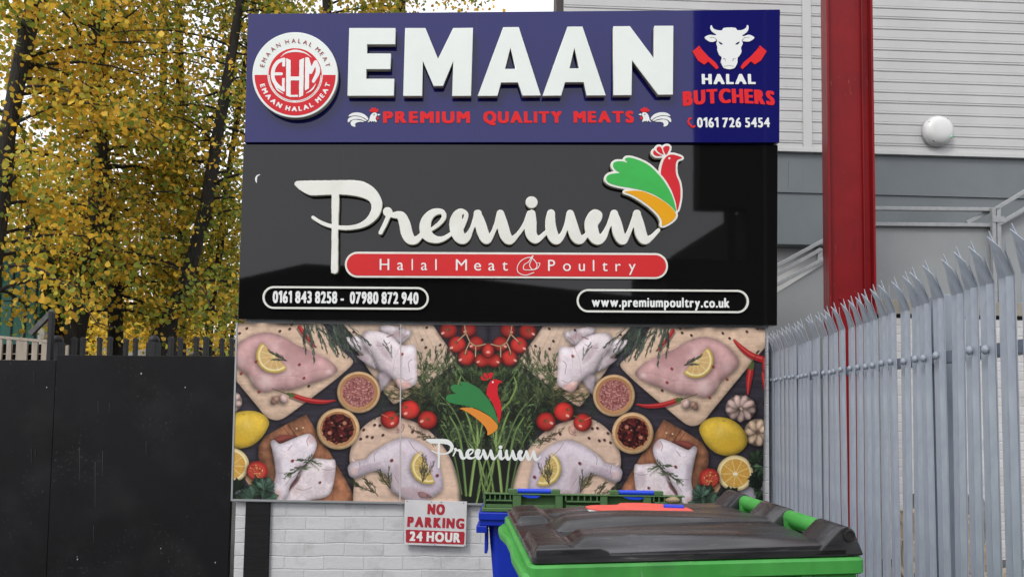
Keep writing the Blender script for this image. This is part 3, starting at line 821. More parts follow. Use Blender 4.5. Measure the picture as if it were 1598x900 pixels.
for P in ([(800,500),(797,515),(790,530),(780,536),(766,533)],[(790,530),(795,541),(797,549)],[(781,536),(781,553)],[(797,517),(809,529)]): line(P, 2.6, (84,60,44), .8); line(P, 1.5, (200,170,130))
tomato(852.5,655,15.2,.92,.3,.1,(-.05,-.08)); tomato(880,639.5,15.4,1.06,.2,.35,(.42,-.25)); tomato(909.5,656,14.4,.95,-.2,.35,(-.12,-.2))
line([(896,646),(902,648),(906,656)], [2.2,2,1.4], (92,96,60)); line([(913,652),(922,648)], 1.6, (214,110,90))
line([(889,662),(888,668),(891,674),(899,676)], 1.4, (176,120,100)); body([(890,662),(896,662),(899,672),(893,672)], (220,168,150), .85, 3, sh=.2)
# chicken wings
WH = (220,205,210)
body([(880,517),(896,511),(922,507),(930,514),(916,528),(898,537),(888,531)], np.array(WH)*.9, .74, 4, la=.22, na=.2, sh=.5)
body([(938,556),(950,535),(958,528),(968,526),(988,531),(973,543),(952,555),(963,557),(954,565),(944,572),(928,577)], WH, .74, 4, la=.25, na=.12, sh=.6)
body([(905,585),(922,575),(929,582),(930,592),(927,614),(918,605),(909,592)], np.array(WH)*.9, .7, 4, la=.25, na=.15, sh=.5)
body([(896,538),(912,524),(934,517),(950,518),(956,528),(954,541),(942,553),(934,568),(928,578),(910,589),(893,608),(875,601),(870,594),(871,568),(873,541),(881,537)], np.array(WH)*1.02, .74, 6, la=.25, na=.07, sh=.55, hl=[(940,530,9,.35),(915,560,8,.2)])
line([(896,538),(905,560),(908,586)], 1.0, (176,150,156), .6); line([(893,545),(894,572)], .9, (180,156,164), .5); line([(940,554),(957,538),(972,532)], 1.0, (160,134,140), .7); line([(886,522),(896,530),(897,540)], 1.3, (140,100,104), .7)
body([(878,602),(892,594),(903,590),(900,603),(893,609),(884,606)], (226,188,180), .8, 3, sh=0); line([(908,522),(918,526)], 1.8, (130,80,84), .8); line([(900,514),(898,525)], 1, (130,100,104), .7)
for a0 in ((909,558,-1.1,26),(912,552,-1.0,22),(910,558,-1.35,20)): frond(a0[0], a0[1], a0[2], a0[3], (68,82,66), 1.2, 4, .4, .35)
dots([(893.5,552)], (170,60,60), 2.0)
# breast
BRE = [(991,580),(1008,562),(1030,551),(1050,543.5),(1067,533.5),(1081,527),(1097,524),(1112,526),(1128,533.5),(1142,545),(1153,562),(1149,572),(1136,583),(1123,594),(1116,607),(1105,616),(1092,616.5),(1080,613),(1067,614),(1054,611),(1031,602),(1008,593.5)]
m = body(BRE, (206,160,158), .76, 8, light=(-.2,-.9), la=.10, na=.10, sh=.55, fine=.02, hl=[(1098,601,13,.42),(1122,600,7,.35),(1068,586,14,.2),(1004,583,5,.4),(1084,545,9,.2),(1135,570,9,.2)])
paint(blur(mask_poly(cv(ell(1050,552,34,8,-22))), 6)*m, (164,118,118), .55)
paint(blur(mask_poly(cv(ell(1060,566,28,7,-5))), 5)*m, (186,138,140), .5)
line([(1000,578),(1020,580),(1050,590),(1075,592)], 1.6, (186,134,134), .4); line([(1046,596),(1078,590),(1110,593)], 1.4, (228,192,190), .35)
line([(1008,562),(1035,549),(1060,537.5)], 1.0, (236,190,170), .6)
# half slices of lemon
def half_slice(c, r, a0, a1, rind=(224,188,84), flesh=(214,176,112)):
    A = [(c[0]+r*math.cos(a), c[1]+r*math.sin(a)) for a in np.linspace(a0, a1, 18)]
    body(A, rind, .85, 3, la=.1, na=.04, sh=.5, sm=False)
    for q, cc in ((.88, (238,220,160)), (.78, flesh)):
        P = cv([(c[0]+r*q*math.cos(a)+ (1-q)*1.0, c[1]+r*q*math.sin(a)) for a in np.linspace(a0+.05, a1-.05, 18)]); paint(mask_poly(P)*(1+.5*N2), cc)
    for a in np.linspace(a0, a1, 7)[1:-1]: line([c, (c[0]+r*.8*math.cos(a), c[1]+r*.8*math.sin(a))], .9, (240,222,170), .75)
half_slice((1086,560), 27.5, -.82, 2.36)
for a in (-.35,-.15,-.55): frond(1068, 567.5, a, 32 if a < -.2 else 24, (58,72,56), 1.1, 6, .6, .3)
# chillies
def chilli(P, w, cap=None, stem=None):
    line([(x+1.5, y+3) for x, y in P], np.array(w)*1.1, (20,14,18), .4)
    line(P, w, (176,30,36)); line([(x-.3, y-1.2) for x, y in P], np.array(w)*.35, (224,84,76), .8)
    if cap: line(cap, [w[-1]*.95, w[-1]*.6], (84,104,52))
    if stem: line(stem, [1.8,1.1,1.0], (70,64,40))
chilli([(993,628),(1012,630.5),(1036,628),(1058,621)], [2,6.5,8,7.5], [(1057,621.5),(1064,619.5)], [(1064,620),(1076,616),(1088,611.5)])
chilli([(1146,529.5),(1157,541),(1173,553),(1192,560)], [4,8,10,11]); chilli([(1192,560),(1192,575)], [9,6])
chilli([(1167,613),(1168,596),(1170,582),(1172,570)], [2.5,8.5,10.5,9], [(1172,571),(1174,564)], [(1174,564),(1176,558),(1182,548)])
chilli([(1194,607),(1191,590),(1190,580)], [5,6,5]); line([(1191,607),(1190,622),(1182,632)], 1.3, (66,70,54))
chilli([(1026,545),(1033,536),(1042,526),(1050,514)], [2,5,6,6])
line([(1180,549),(1183,546)], 2.4, (36,30,36))
# garlic
body(ell(1071,627.5,6,8,25), (214,180,170), .7, 3, la=.3); body(ell(1083.5,630,5,8,-35), (176,136,118), .7, 3, la=.3); line([(1078,636),(1088,625)], 1.4, (110,76,66), .7)
def garlic(x, y, rx, ry, n, off, c, top=False):
    body(ell(x, y, rx, ry), np.array(c)*.75, .6, 4, la=.2, sh=.7)
    for k in range(n):
        a = off+2*math.pi*k/n; d = .56
        body(ell(x+rx*d*math.cos(a), y+ry*d*math.sin(a), rx*.43, ry*.30, math.degrees(a)), np.array(c)*pr.uniform(.92,1.08), .66, 3, la=.25, na=.1, sh=.45)
        line([(x+2*math.cos(a+math.pi/n), y+2*math.sin(a+math.pi/n)), (x+rx*.95*math.cos(a+math.pi/n), y+ry*.95*math.sin(a+math.pi/n))], 1.1, (96,62,66), .75)
    line([(x, y), (x+1, y+1)], 4, (205,185,150) if not top else (120,90,80), .9)
garlic(1156,634,24,20,9,.2,(214,182,172)); garlic(1183,671,22,21,7,.5,(222,190,160), True)
# lemon, half lemon, halved cherry tomato
m = body([(1091,666),(1097,655),(1110,648.5),(1126,647.5),(1143,652),(1158,664),(1166,680),(1164,692),(1152,703),(1136,707),(1118,703),(1104,692),(1096,680)], (216,178,52), .74, 9, la=.2, na=.05, sh=.7, fine=.05, hl=[(1124,668,10,.15)])
paint(blur(mask_poly(cv(ell(1138,692,22,9,-15))), 6)*m, (226,178,36), .6); line([(1128,653),(1131,653.5)], 2.2, (168,142,52), .7); line([(1161,672),(1164,680)], 2, (150,118,36), .6)
body(ell(1147.5,733.5,28.5,27.5), (222,198,140), .86, 3, la=.05, sh=.7)
paint(mask_poly(cv(ell(1147.5,733.5,25.3,24.5))), (238,220,170)); paint(mask_poly(cv(ell(1147.5,733.5,22.6,21.8)))*(1+.5*N2), (214,162,66))
for k in range(9): 
    a = 2*math.pi*k/9+.3; line([(1147.5,734.5), (1147.5+23*math.cos(a), 733.5+22*math.sin(a))], .9, (242,222,160), .85)
line([(1146,734.5),(1149,734.5)], 5, (244,232,200))
body(ell(1107,741.5,16,15.5), (192,52,44), .7, 4, la=.1, sh=.6); paint(mask_poly(cv(ell(1108,742.5,12.5,12)))*(.75+N2*.9), (206,80,62))
for k in range(26):
    a, q = pr.uniform(0, 6.28), pr.uniform(2, 11); dots([(1107.5+q*math.cos(a), 742+q*math.sin(a))], pr.choice([(236,190,110),(150,40,34),(228,150,90)]), .8)
# thigh and drumstick on the brown board
TH = [(990,724),(1002,721),(1024,720),(1036,733),(1045,746),(1052,757),(1068,782),(1077,791),(1039,791),(1030,786),(1003,780),(993,764)]
body(TH, (222,208,212), .74, 5, la=.2, na=.06, sh=.6, hl=[(1010,740,8,.2)], fine=.07)
m = mask_poly(cv([(1040,744),(1048,752),(1058,766),(1066,780),(1058,772),(1046,758)])); paint(blur(m,1), (110,60,62), .8)
body([(1046,686),(1062,692),(1076,698),(1086,694),(1080,688),(1066,684)], (150,74,66), .7, 3, sh=.4)
DR = [(1026,684),(1032,681),(1045,685),(1062,693),(1074,698),(1083,692),(1088,696),(1086,706),(1082,724),(1079,748),(1084,768),(1083,783),(1071,789),(1060,778),(1057,764),(1048,750),(1037,733),(1025,717),(1019,700),(1021,690)]
body(DR, (224,212,220), .76, 7, la=.2, na=.04, sh=.65, hl=[(1062,715,10,.3),(1036,697,8,.3),(1074,770,6,.2)], fine=.06)
for k in range(5): frond(1034+k*4, 722+k*5, pr.uniform(-2.9,-2.2) if k % 2 else pr.uniform(.1,.9), pr.uniform(14,24), (70,86,56), .9, 6)
line([(1028,722),(1042,738),(1050,756)], 1.6, (70,66,58)); line([(1036,732),(1052,742),(1074,744)], 1.0, (64,72,54))
for a in (3.0, 2.5, 2.8): frond(1032, 722, a, 22, (78,94,60), .8, 6)
dots([(1054,724)], (150,44,44), 2.2); dots([(1012,757)], (120,50,52), 1.8)
# big leg on the round board
LEG = [(836,712),(850,700),(865,689),(887,683.5),(907,690),(926,701.5),(937,710),(944,718),(955,721),(964,723),(970,729),(971.5,735),(968,746),(959,749),(947,744),(934,738),(920,739),(908,749),(904,767),(888,777),(870,784),(848,780),(836,773),(825,760),(829,736)]
m = body(LEG, (208,194,204), .78, 9, light=(-.1,-.8), la=.16, na=.05, sh=.6, hl=[(930,722,10,.25),(905,722,14,.15),(962,735,7,.35)], fine=.06)
paint(blur(mask_poly(cv(ell(846,735,14,34,12))), 7)*m, (196,176,196), .5); paint(blur(mask_poly(cv([(893,700),(903,760),(888,775),(884,720)])), 3)*m, (216,200,204), .6)
body([(842,776),(856,768),(864,770),(858,778)], (150,96,92), .7, 3, sh=0); line([(962,722),(965,720)], 3, (226,196,180))
half_slice((848,728), 28, -1.1, 1.95, (226,194,92), (208,176,100))
for a in (-2.0,-1.75,-1.45,-2.3): frond(857, 752, a, pr.uniform(28,46), (80,80,66), .9, 7, .7, .36)
for a in (-.6,-.9,-.3): frond(906, 764, a-.5, 34, (78,78,48), 1.0, 8)
for k in range(6): frond(pr.uniform(922,950), pr.uniform(762,778), pr.uniform(-1.0,-.2), 24, (58,64,42), .9, 7)
for k in range(4): frond(838+k*8, 684-k*3, pr.uniform(-.3,.1), 22, (84,72,52), .8, 6)
dots([(904.5,719.5),(834,741.5)], (130,52,62), 2.3); dots([(874,674),(919,680),(924,665),(932,664.5),(948.5,672.5),(935,684),(943,683),(952.5,687)], (84,40,40), 2.0)
dots([(848,773),(886,787),(860,789)], (84,44,40), 1.8)
# folds, pink ends and skin shadows of the meat
def tintblob(L, c, a, r=3):
    paint(blur(mask_poly(cv(L)), r), c, a)
for L, c, a in ((ell(1027,690,6,7),(196,150,150),.5), (ell(1076,778,6,7),(206,160,150),.55), (ell(1048,705,9,5,20),(236,228,232),.5), (ell(1066,735,7,16,-5),(236,230,238),.55), (ell(1043,733,8,5,40),(170,146,160),.5),
                (ell(1074,738,4,20,5),(176,156,170),.5), (ell(1000,745,8,14,8),(176,156,164),.45), (ell(1020,735,14,6,20),(234,222,224),.5), (ell(1046,770,9,6,30),(206,180,178),.5),
                (ell(961,738,6,6),(216,176,166),.6), (ell(940,731,20,5,18),(172,150,166),.45), (ell(915,708,26,7,22),(228,218,226),.5), (ell(896,745,6,20,8),(168,144,154),.4), (ell(868,770,26,8,-8),(178,148,152),.5), (ell(862,700,16,7,-30),(222,206,214),.5),
                (ell(884,575,8,22,6),(226,214,222),.5), (ell(888,600,10,5,10),(206,150,140),.5), (ell(905,556,9,18,24),(228,216,218),.45), (ell(936,530,14,8,-8),(234,224,226),.55), (ell(922,548,5,20,38),(172,146,154),.45), (ell(900,522,10,5,-20),(164,130,134),.5), (ell(921,590,4,14,-14),(168,144,158),.5), (ell(965,537,13,4,-12),(228,216,218),.5), (ell(952,561,8,3,-10),(170,140,146),.5)):
    tintblob(L, c, a, 2)
for L in ([(1030,684),(1034,692),(1032,700)],[(1044,745),(1056,752),(1064,762)],[(1056,700),(1062,708)],[(992,735),(1000,738),(1010,736)],[(1024,765),(1036,770),(1048,768)],[(927,706),(932,712),(931,722)],[(955,722),(953,732),(956,742)],[(880,688),(872,700),(858,712)],[(846,720),(842,736)],[(900,745),(894,756)],
          [(879,560),(884,566),(882,580)],[(928,562),(936,568),(934,574)],[(913,534),(922,540),(934,540)],[(877,590),(886,594),(894,590)],[(944,545),(940,552)]):
    line([(x+.8, y+.8) for x, y in L], 1.6, (238,228,232), .45); line(L, 1.2, (140,108,116), .6)
for k in range(420):                     # pimpled skin
    x, y, rx, ry = pr.choice([(1052,712,22,24),(1062,752,12,26),(1012,748,20,22),(900,715,42,20),(945,728,18,8),(868,735,30,34),(905,560,20,30),(935,535,16,12)])
    a = pr.uniform(0, 6.28); q = math.sqrt(pr.random()); px, py = x+rx*q*math.cos(a), y+ry*q*math.sin(a); c_ = cv([(px, py)])[0]
    if 0 <= int(c_[1]) < CH and 0 <= int(c_[0]) < CW and img[int(c_[1]), int(c_[0])].min() > 165: line([(px, py), (px+.5, py+.3)], .9, pr.choice([(186,166,176),(240,232,236)]), .5)
for k in range(5): frond(1034+k*4, 722+k*5, pr.uniform(-2.9,-2.2) if k % 2 else pr.uniform(.1,.9), pr.uniform(14,22), (60,76,48), .9, 5)
# bowls
def bowl(x, y, r, ri, rf, fill, specks, n, sz):
    body(ell(x, y, r, r), (220,180,132), .78, 4, la=.15, na=.06, sh=.75); m_ = mask_poly(cv(ell(x, y, ri, ri))); paint(m_, (176,124,80)); 
    paint(blur(mask_poly(cv(ell(x+2, y+4, ri*.85, ri*.8))), 4)*m_, (206,156,106), .8)
    f_ = mask_poly(cv(ell(x+.5, y-.5, rf, rf*.98))); paint(f_, fill)
    for k in range(n):
        a, q = pr.uniform(0, 6.28), rf*math.sqrt(pr.random())*.97; c = np.array(pr.choice(specks))*pr.uniform(.8, 1.15)
        px, py = x+.5+q*math.cos(a), y-.5+q*math.sin(a); line([(px, py), (px+.5, py+.4)], sz*pr.uniform(.7, 1.2), c, .85)
bowl(958.3,614,32.6,29,24,(160,96,92),[(196,132,124),(148,84,82),(214,160,150),(170,100,96),(128,66,66)],620,2.0)
bowl(987.5,672.5,32.3,27.5,23.5,(56,24,24),[(96,26,28),(40,18,20),(128,44,40),(70,30,28),(150,70,56),(30,16,18)],330,4.0)
dots([(978,663),(1000,679)], (190,120,96), 3.2); dots([(982,683),(997,663),(985,668)], (180,110,90), 1.6)
# rosemary between the boards
for k in range(34):
    x = pr.uniform(984,1046); frond(x, pr.uniform(500,520), pr.uniform(1.5,2.5), pr.uniform(30,70)*(1-.45*(x-984)/62), np.array((78,90,78))*pr.uniform(.5,1.15), 1.15, 9, .55, .26)
for P in ([(1005,498),(990,545),(982,575)],[(1020,500),(1012,530),(1006,553)],[(1040,505),(1046,530),(1050,540)]): frond(P[0][0],P[0][1],1.9,66,(84,96,84),1.2,14,.5,.22)
# parsley
def parsley(x, y, s, a0, c):
    for k in range(5):
        a = a0+(k-2)*.62; L = s*(1.0-.12*abs(k-2)); P = []
        for t in np.linspace(-1, 1, 9):
            rr = L*(.42 if abs(t) < .1 else (.34+.13*((int((t+1)*4)) % 2)))*(1-abs(t)*.35); P.append((t, rr))
        tip = (x+L*math.cos(a), y+L*math.sin(a)); nx, ny = -math.sin(a), math.cos(a)
        Q = [(x, y)]+[(x+L*f*math.cos(a)+w*L*nx, y+L*f*math.sin(a)+w*L*ny) for f, w in ((.3,.16),(.5,.34),(.6,.22),(.78,.30),(.82,.14),(1,.02),(.82,-.14),(.78,-.30),(.6,-.22),(.5,-.34),(.3,-.16))]
        body(Q, np.array(c)*pr.uniform(.8,1.25), .6, 2, la=.2, na=.3, sh=.4, sm=False); line([(x, y), tip], .8, np.array(c)*1.7, .7)
parsley(1099,778,30,-1.2,(52,72,54)); parsley(1112,786,30,-.1,(58,80,66)); parsley(1098,786,26,3.4,(62,86,70)); parsley(1136,774,24,-.9,(34,48,34)); parsley(1140,778,20,1.0,(32,46,32)); parsley(1096,770,22,-2.0,(72,98,82))
for k in range(9): parsley(pr.uniform(1180,1198), pr.uniform(700,792), pr.uniform(14,24), pr.uniform(-3,3), pr.choice([(44,60,42),(34,48,36),(70,96,70),(28,40,30)]))
# scattered peppercorns
dots([(835.5,536),(863.5,528.5),(857.5,540.5),(897,511.5),(968,519),(857,509),(1064,517),(1078.5,521),(1127.5,518),(1165,516),(1180,511),(1061,510),(1033,606),(1165,503),(1138,526)], (64,34,34), 1.9)
dots([(1048,572.5),(1040.5,593.5),(1112.5,569.5),(1107,617),(1134,589)], (160,44,50), 1.9)
# print tone
img = np.clip(img, 0, 255)*(1 + .035*noise(120, 120, 77, 2))[..., None]
img = np.clip(img, 0, 255)
lum = img @ np.array([.3,.59,.11]); img = img*.86 + lum[..., None]*.14; img = 255*(img/255)**1.07
full_lin = np.clip(s2l(img)*.99, 0, .9)
nu, nv = int((uR-uL)*SC), CH-1
us = np.linspace(uL, uR, nu); vs_ = np.linspace(vT, vB, nv)
ix = np.clip(np.round(np.abs(us-UC)*SC), 0, CW-1).astype(int); iy = np.clip(np.round((vT-vs_)*SC), 0, CH-1).astype(int)
colr = full_lin[iy][:, ix]
me = bpy.data.meshes.new('print')
U, V = np.meshgrid(us, vs_)
sk = (U-uL)/(uR-uL)
# the sheet hangs a little out of square: follow its four corners
q4 = np.array(SIGN.pts([(370.5,503.5),(1194,511.5),(1190.5,793),(362.5,778.5)], OFM))
fu = (U-uL)/(uR-uL); fv = (vT-V)/(vT-vB)
PU = U + 0*fu; left = q4[0]*(1-fv[...,None])+q4[3]*fv[...,None]; right = q4[1]*(1-fv[...,None])+q4[2]*fv[...,None]
edge_l = np.clip(1-fu*12, 0, 1); edge_r = np.clip((fu-.97)/.03, 0, 1)
PU = U*(1-edge_l-edge_r)+edge_l*(left[...,0]+(U-uL))+edge_r*(right[...,0]-(uR-U))
PV = (q4[0,1]*(1-fu)+q4[1,1]*fu)*(1-fv)+(q4[3,1]*(1-fu)+q4[2,1]*fu)*fv
co = np.column_stack([PU.ravel(), PV.ravel(), np.full(U.size, OFM)])
nf = (nu-1)*(nv-1); I, J = np.meshgrid(np.arange(nu-1), np.arange(nv-1)); a_ = (J*nu+I).ravel()
F = np.column_stack([a_, a_+nu, a_+nu+1, a_+1]).astype(np.int32)
me.vertices.add(len(co)); me.vertices.foreach_set('co', co.ravel())
me.loops.add(nf*4); me.loops.foreach_set('vertex_index', F.ravel())
me.polygons.add(nf); me.polygons.foreach_set('loop_start', np.arange(nf, dtype=np.int32)*4)
me.update(calc_edges=True)
ca = me.color_attributes.new('tint', 'FLOAT_COLOR', 'POINT')
ca.data.foreach_set('color', np.column_stack([colr.reshape(-1, 3), np.ones(U.size)]).ravel().astype(np.float32))
M['print'] = attr_mat('banner_print', 0.42, 0.25)
link('print', me, M['print'], ban)
q = [tuple(q4[3]), tuple(q4[2]), tuple(q4[1]), tuple(q4[0])]
MB().prism(q, OFM-0.03, OFM-0.002).build('backing_board', M['steel'], ban)
t = MB()
for a, b in ((q4[3], q4[2]),):
    d = (b-a)/np.hypot(*(b-a)); n_ = np.array([-d[1], d[0]])
    t.prism([tuple(a-n_*.014-d*.012), tuple(b-n_*.014+d*.012), tuple(b+n_*.004+d*.012), tuple(a+n_*.004-d*.012)], OFM-0.04, OFM+0.006)
a, b = q4[3], q4[0]; t.prism([tuple(a+(-.012,0)), tuple(a+(.004,0)), tuple(b+(.004,0)), tuple(b+(-.012,0))], OFM-0.04, OFM+0.0065)
t.build('edge_trim', M['steel'], ban)
qj = SIGN.pts([(623.2,787),(625.2,787),(626.4,505),(624.6,505)], OFM); MB().prism(qj, OFM, OFM+0.003).build('joint_strip', mat('joint_strip_grey', (0.50, 0.47, 0.47), 0.5), ban)
tfw = lambda p: (665.0+(p[0]-459.4)*.3136, 684+(p[1]-281.4)*.3136+.007*(p[0]-460))
tfr = lambda p: (695.8+(p[0]-945.8)*.744, 621+(p[1]-279)*.785)
def emblem_print():
    emblem(tfw, tfr, OFM+0.003, OFM+0.0005, OFM+0.003, ban, .3136, False)
emblem_print()
# ------------------------------------------------------------------ ground
M['asphalt'] = mat('asphalt', (0.05, 0.05, 0.05), 0.9, c2=(0.075, 0.074, 0.07), scale=3, bump=0.5, bump_scale=90)
g = MB(); g.add([(-400,-400,0),(400,-400,0),(400,400,0),(-400,400,0)], [(0,1,2,3)])
tag(g.build('ground', M['asphalt']), kind='structure')

# ------------------------------------------------------------------ white painted brick wall that carries the signs
def brick_paint(name, c1, c2, bw, bh, mortar=0.012, dirt=(0.30, 0.29, 0.27)):
    m = bpy.data.materials.new(name); m.use_nodes = True
    n, l = m.node_tree.nodes, m.node_tree.links; b = n['Principled BSDF']; b.inputs['Roughness'].default_value = 0.6
    tc = n.new('ShaderNodeTexCoord'); wv = n.new('ShaderNodeTexNoise'); wv.inputs['Scale'].default_value = 3.0
    l.new(tc.outputs['Object'], wv.inputs['Vector'])
    mx0 = n.new('ShaderNodeMix'); mx0.data_type = 'VECTOR'; mx0.inputs['Factor'].default_value = 0.03
    l.new(tc.outputs['Object'], mx0.inputs['A']); l.new(wv.outputs['Color'], mx0.inputs['B'])
    br = n.new('ShaderNodeTexBrick'); br.inputs['Scale'].default_value = 1.0; br.inputs['Brick Width'].default_value = bw
    br.inputs['Row Height'].default_value = bh; br.inputs['Mortar Size'].default_value = mortar; br.inputs['Mortar Smooth'].default_value = 0.6
    br.inputs['Color1'].default_value = col(c1); br.inputs['Color2'].default_value = col(c2); br.inputs['Mortar'].default_value = col(tuple(x*.93 for x in c1))
    l.new(mx0.outputs['Result'], br.inputs['Vector'])
    nz = n.new('ShaderNodeTexNoise'); nz.inputs['Scale'].default_value = 5; nz.inputs['Detail'].default_value = 9; nz.inputs['Roughness'].default_value = 0.7
    l.new(tc.outputs['Object'], nz.inputs['Vector'])
    rp = n.new('ShaderNodeMapRange'); rp.inputs['From Min'].default_value = 0.50; rp.inputs['From Max'].default_value = 0.76; rp.inputs['To Max'].default_value = 0.6
    l.new(nz.outputs['Fac'], rp.inputs['Value'])
    mx = n.new('ShaderNodeMix'); mx.data_type = 'RGBA'; mx.inputs['B'].default_value = col(dirt)
    l.new(rp.outputs[0], mx.inputs['Factor']); l.new(br.outputs['Color'], mx.inputs['A']); l.new(mx.outputs['Result'], b.inputs['Base Color'])
    n2 = n.new('ShaderNodeTexNoise'); n2.inputs['Scale'].default_value = 26; n2.inputs['Detail'].default_value = 5; l.new(tc.outputs['Object'], n2.inputs['Vector'])
    ma = n.new('ShaderNodeMath'); ma.operation = 'MULTIPLY_ADD'; ma.inputs[1].default_value = -1.0
    l.new(br.outputs['Fac'], ma.inputs[0]); mu = n.new('ShaderNodeMath'); mu.operation = 'MULTIPLY'; mu.inputs[1].default_value = 0.8
    l.new(n2.outputs['Fac'], mu.inputs[0]); l.new(mu.outputs[0], ma.inputs[2])
    bp = n.new('ShaderNodeBump'); bp.inputs['Strength'].default_value = 0.55; bp.inputs['Distance'].default_value = 0.007
    l.new(ma.outputs[0], bp.inputs['Height']); l.new(bp.outputs[0], b.inputs['Normal'])
    return m
M['white_brick'] = brick_paint('white_painted_brick', (0.60, 0.605, 0.62), (0.54, 0.545, 0.56), 0.345, 0.1165, 0.008)
OFW = -0.075
uL_, vG = SIGN.uv(366.5, 840, OFW)[0], -SIGN.o.z
uRw = SIGN.uv(1200, 700, OFW)[0]
wall = empty('sign_wall', SIGN.m, 'white painted brick wall carrying the stacked shop signs', 'wall')
vTop = SIGN.uv(800, 60, OFW)[1]
uTL = SIGN.uv(398, 60, OFW)[0]
MB().prism([(uL_, vG), (uRw, vG), (uRw, vTop), (uTL, vTop), (uTL, SIGN.uv(380, 500, OFW)[1]), (uL_, SIGN.uv(366, 780, OFW)[1])], OFW - 0.45, OFW).build('brickwork', M['white_brick'], wall)
M['black_board'] = mat('black_board', (0.008, 0.008, 0.009), 0.6, spec=.2, c2=(0.014, 0.014, 0.015), stretch=(3, 40, 3), scale=2, bump=0.4, bump_scale=8)
q = SIGN.pts([(378,930),(417,930),(421,784.5),(383.5,783.5)], OFW + 0.035); q[0] = (q[0][0], vG); q[1] = (q[1][0], vG)
o = MB().prism(q, OFW + 0.001, OFW + 0.035).build('cover_board', M['black_board'], None, bevel=0.003)
o.matrix_world = SIGN.m; tag(o, 'black upright board fixed to the white bricks below the banner corner', 'board')

# ------------------------------------------------------------------ black hoarding on the left
M['hoarding'] = mat('hoarding_black', (0.0075, 0.008, 0.0095), 0.42, c2=(0.0045, 0.0045, 0.005), scale=1.3, rough2=0.6, spec=.16, stretch=(1, 1, .6), bump=0.05, bump_scale=14)
def add_wear(m, amount=0.25, c=(0.12, 0.12, 0.12), sc=(30, 30, 5), lo=.70, hi=.80):
    n, l = m.node_tree.nodes, m.node_tree.links; b = n['Principled BSDF']
    src = b.inputs['Base Color'].links[0].from_socket
    tc = n.new('ShaderNodeTexCoord'); mp = n.new('ShaderNodeMapping'); mp.inputs['Scale'].default_value = sc; l.new(tc.outputs['Object'], mp.inputs[0])
    nz = n.new('ShaderNodeTexNoise'); nz.inputs['Scale'].default_value = 1; nz.inputs['Detail'].default_value = 4; l.new(mp.outputs[0], nz.inputs['Vector'])
    nl = n.new('ShaderNodeTexNoise'); nl.inputs['Scale'].default_value = 1.6; nl.inputs['Detail'].default_value = 2; l.new(tc.outputs['Object'], nl.inputs['Vector'])
    mu = n.new('ShaderNodeMath'); mu.operation = 'MULTIPLY'; l.new(nz.outputs['Fac'], mu.inputs[0])
    ad = n.new('ShaderNodeMapRange'); ad.inputs['From Min'].default_value = .35; ad.inputs['From Max'].default_value = .65; ad.inputs['To Min'].default_value = .85; ad.inputs['To Max'].default_value = 1.1
    l.new(nl.outputs['Fac'], ad.inputs['Value']); l.new(ad.outputs[0], mu.inputs[1])
    rp = n.new('ShaderNodeMapRange'); rp.inputs['From Min'].default_value = lo; rp.inputs['From Max'].default_value = hi; rp.inputs['To Max'].default_value = amount
    l.new(mu.outputs[0], rp.inputs['Value'])
    mx = n.new('ShaderNodeMix'); mx.data_type = 'RGBA'; mx.inputs['B'].default_value = col(c); l.new(src, mx.inputs['A']); l.new(rp.outputs[0], mx.inputs['Factor'])
    l.new(mx.outputs['Result'], b.inputs['Base Color'])
add_wear(M['hoarding'], 0.5, (0.08, 0.08, 0.08), (30, 30, 1.6), .64, .84)
add_wear(M['hoarding'], 0.5, (0.018, 0.018, 0.019), (2.2, 2.2, 1.4), .48, .70)
HR, HL = at(367, 554, 6.80), at(-60, 557, 7.13)
HR.z = HL.z = (HR.z + HL.z) / 2
hd = (HL - HR); hyaw = math.atan2(-hd.y, -hd.x)
HP = Plane(Vector((HR.x, HR.y, 0)), hyaw)
hoard = empty('site_hoarding', HP.m, 'black painted solid hoarding left of the signs with scuffs and drips', 'hoarding')
uj = HP.uv(81, 700)[0]
h1 = HP.uv(220, 554.5)[1]; h2 = HP.uv(40, 561.5)[1]
MB().box((uj + 0.004, 0.0, -0.04), (0.0, h1, 0.0)).build('hoarding_panel', M['hoarding'], hoard, bevel=0.004)
MB().box((uj - 3.5, 0.0, -0.045), (uj - 0.004, h2, -0.006)).build('hoarding_panel', M['hoarding'], hoard, bevel=0.004)
M['fleck'] = mat('paint_fleck', (0.35, 0.35, 0.34), 0.7)
for px, py, r_ in ((220.5,582.5,.008),(289,604,.006),(121,872,.007),(336,877,.006),(120.5,868,.004),(73,604,.006),(251,855,.005)):
    u, v = HP.uv(px, py); MB().prism([(u + r_*math.cos(a)*(.8+.4*((k*7) % 3)/3), v + r_*math.sin(a)*1.2) for k, a in enumerate(np.linspace(0, 6.28, 8)[:-1])], -.001, .0015).build('paint_fleck', M['fleck'], hoard)
M['drip'] = mat('pale_drip', (0.050, 0.050, 0.050), 0.6, spec=.2)
for px, y0, y1, w_ in ((124,697,748,.006),(148.5,720,790,.006),(160,703,742,.005),(228,688,708,.004),(53,579,598,.004),(49,700,722,.003),(55,700,716,.003),(153,625,645,.004),(171,628,642,.003),(146,820,845,.004)):
    (ua, va), (ub, vb) = HP.uv(px, y0), HP.uv(px, y1); MB().prism([(ub - w_*.2, vb), (ub + w_*.2, vb), (ua + w_*.5, va), (ua - w_*.5, va)], -.001, .0012).build('paint_drip', M['drip'], hoard)
M['dark_metal'] = mat('dark_railing_paint', (0.014, 0.015, 0.017), 0.5, c2=(0.022, 0.022, 0.022), scale=20, spec=.25)
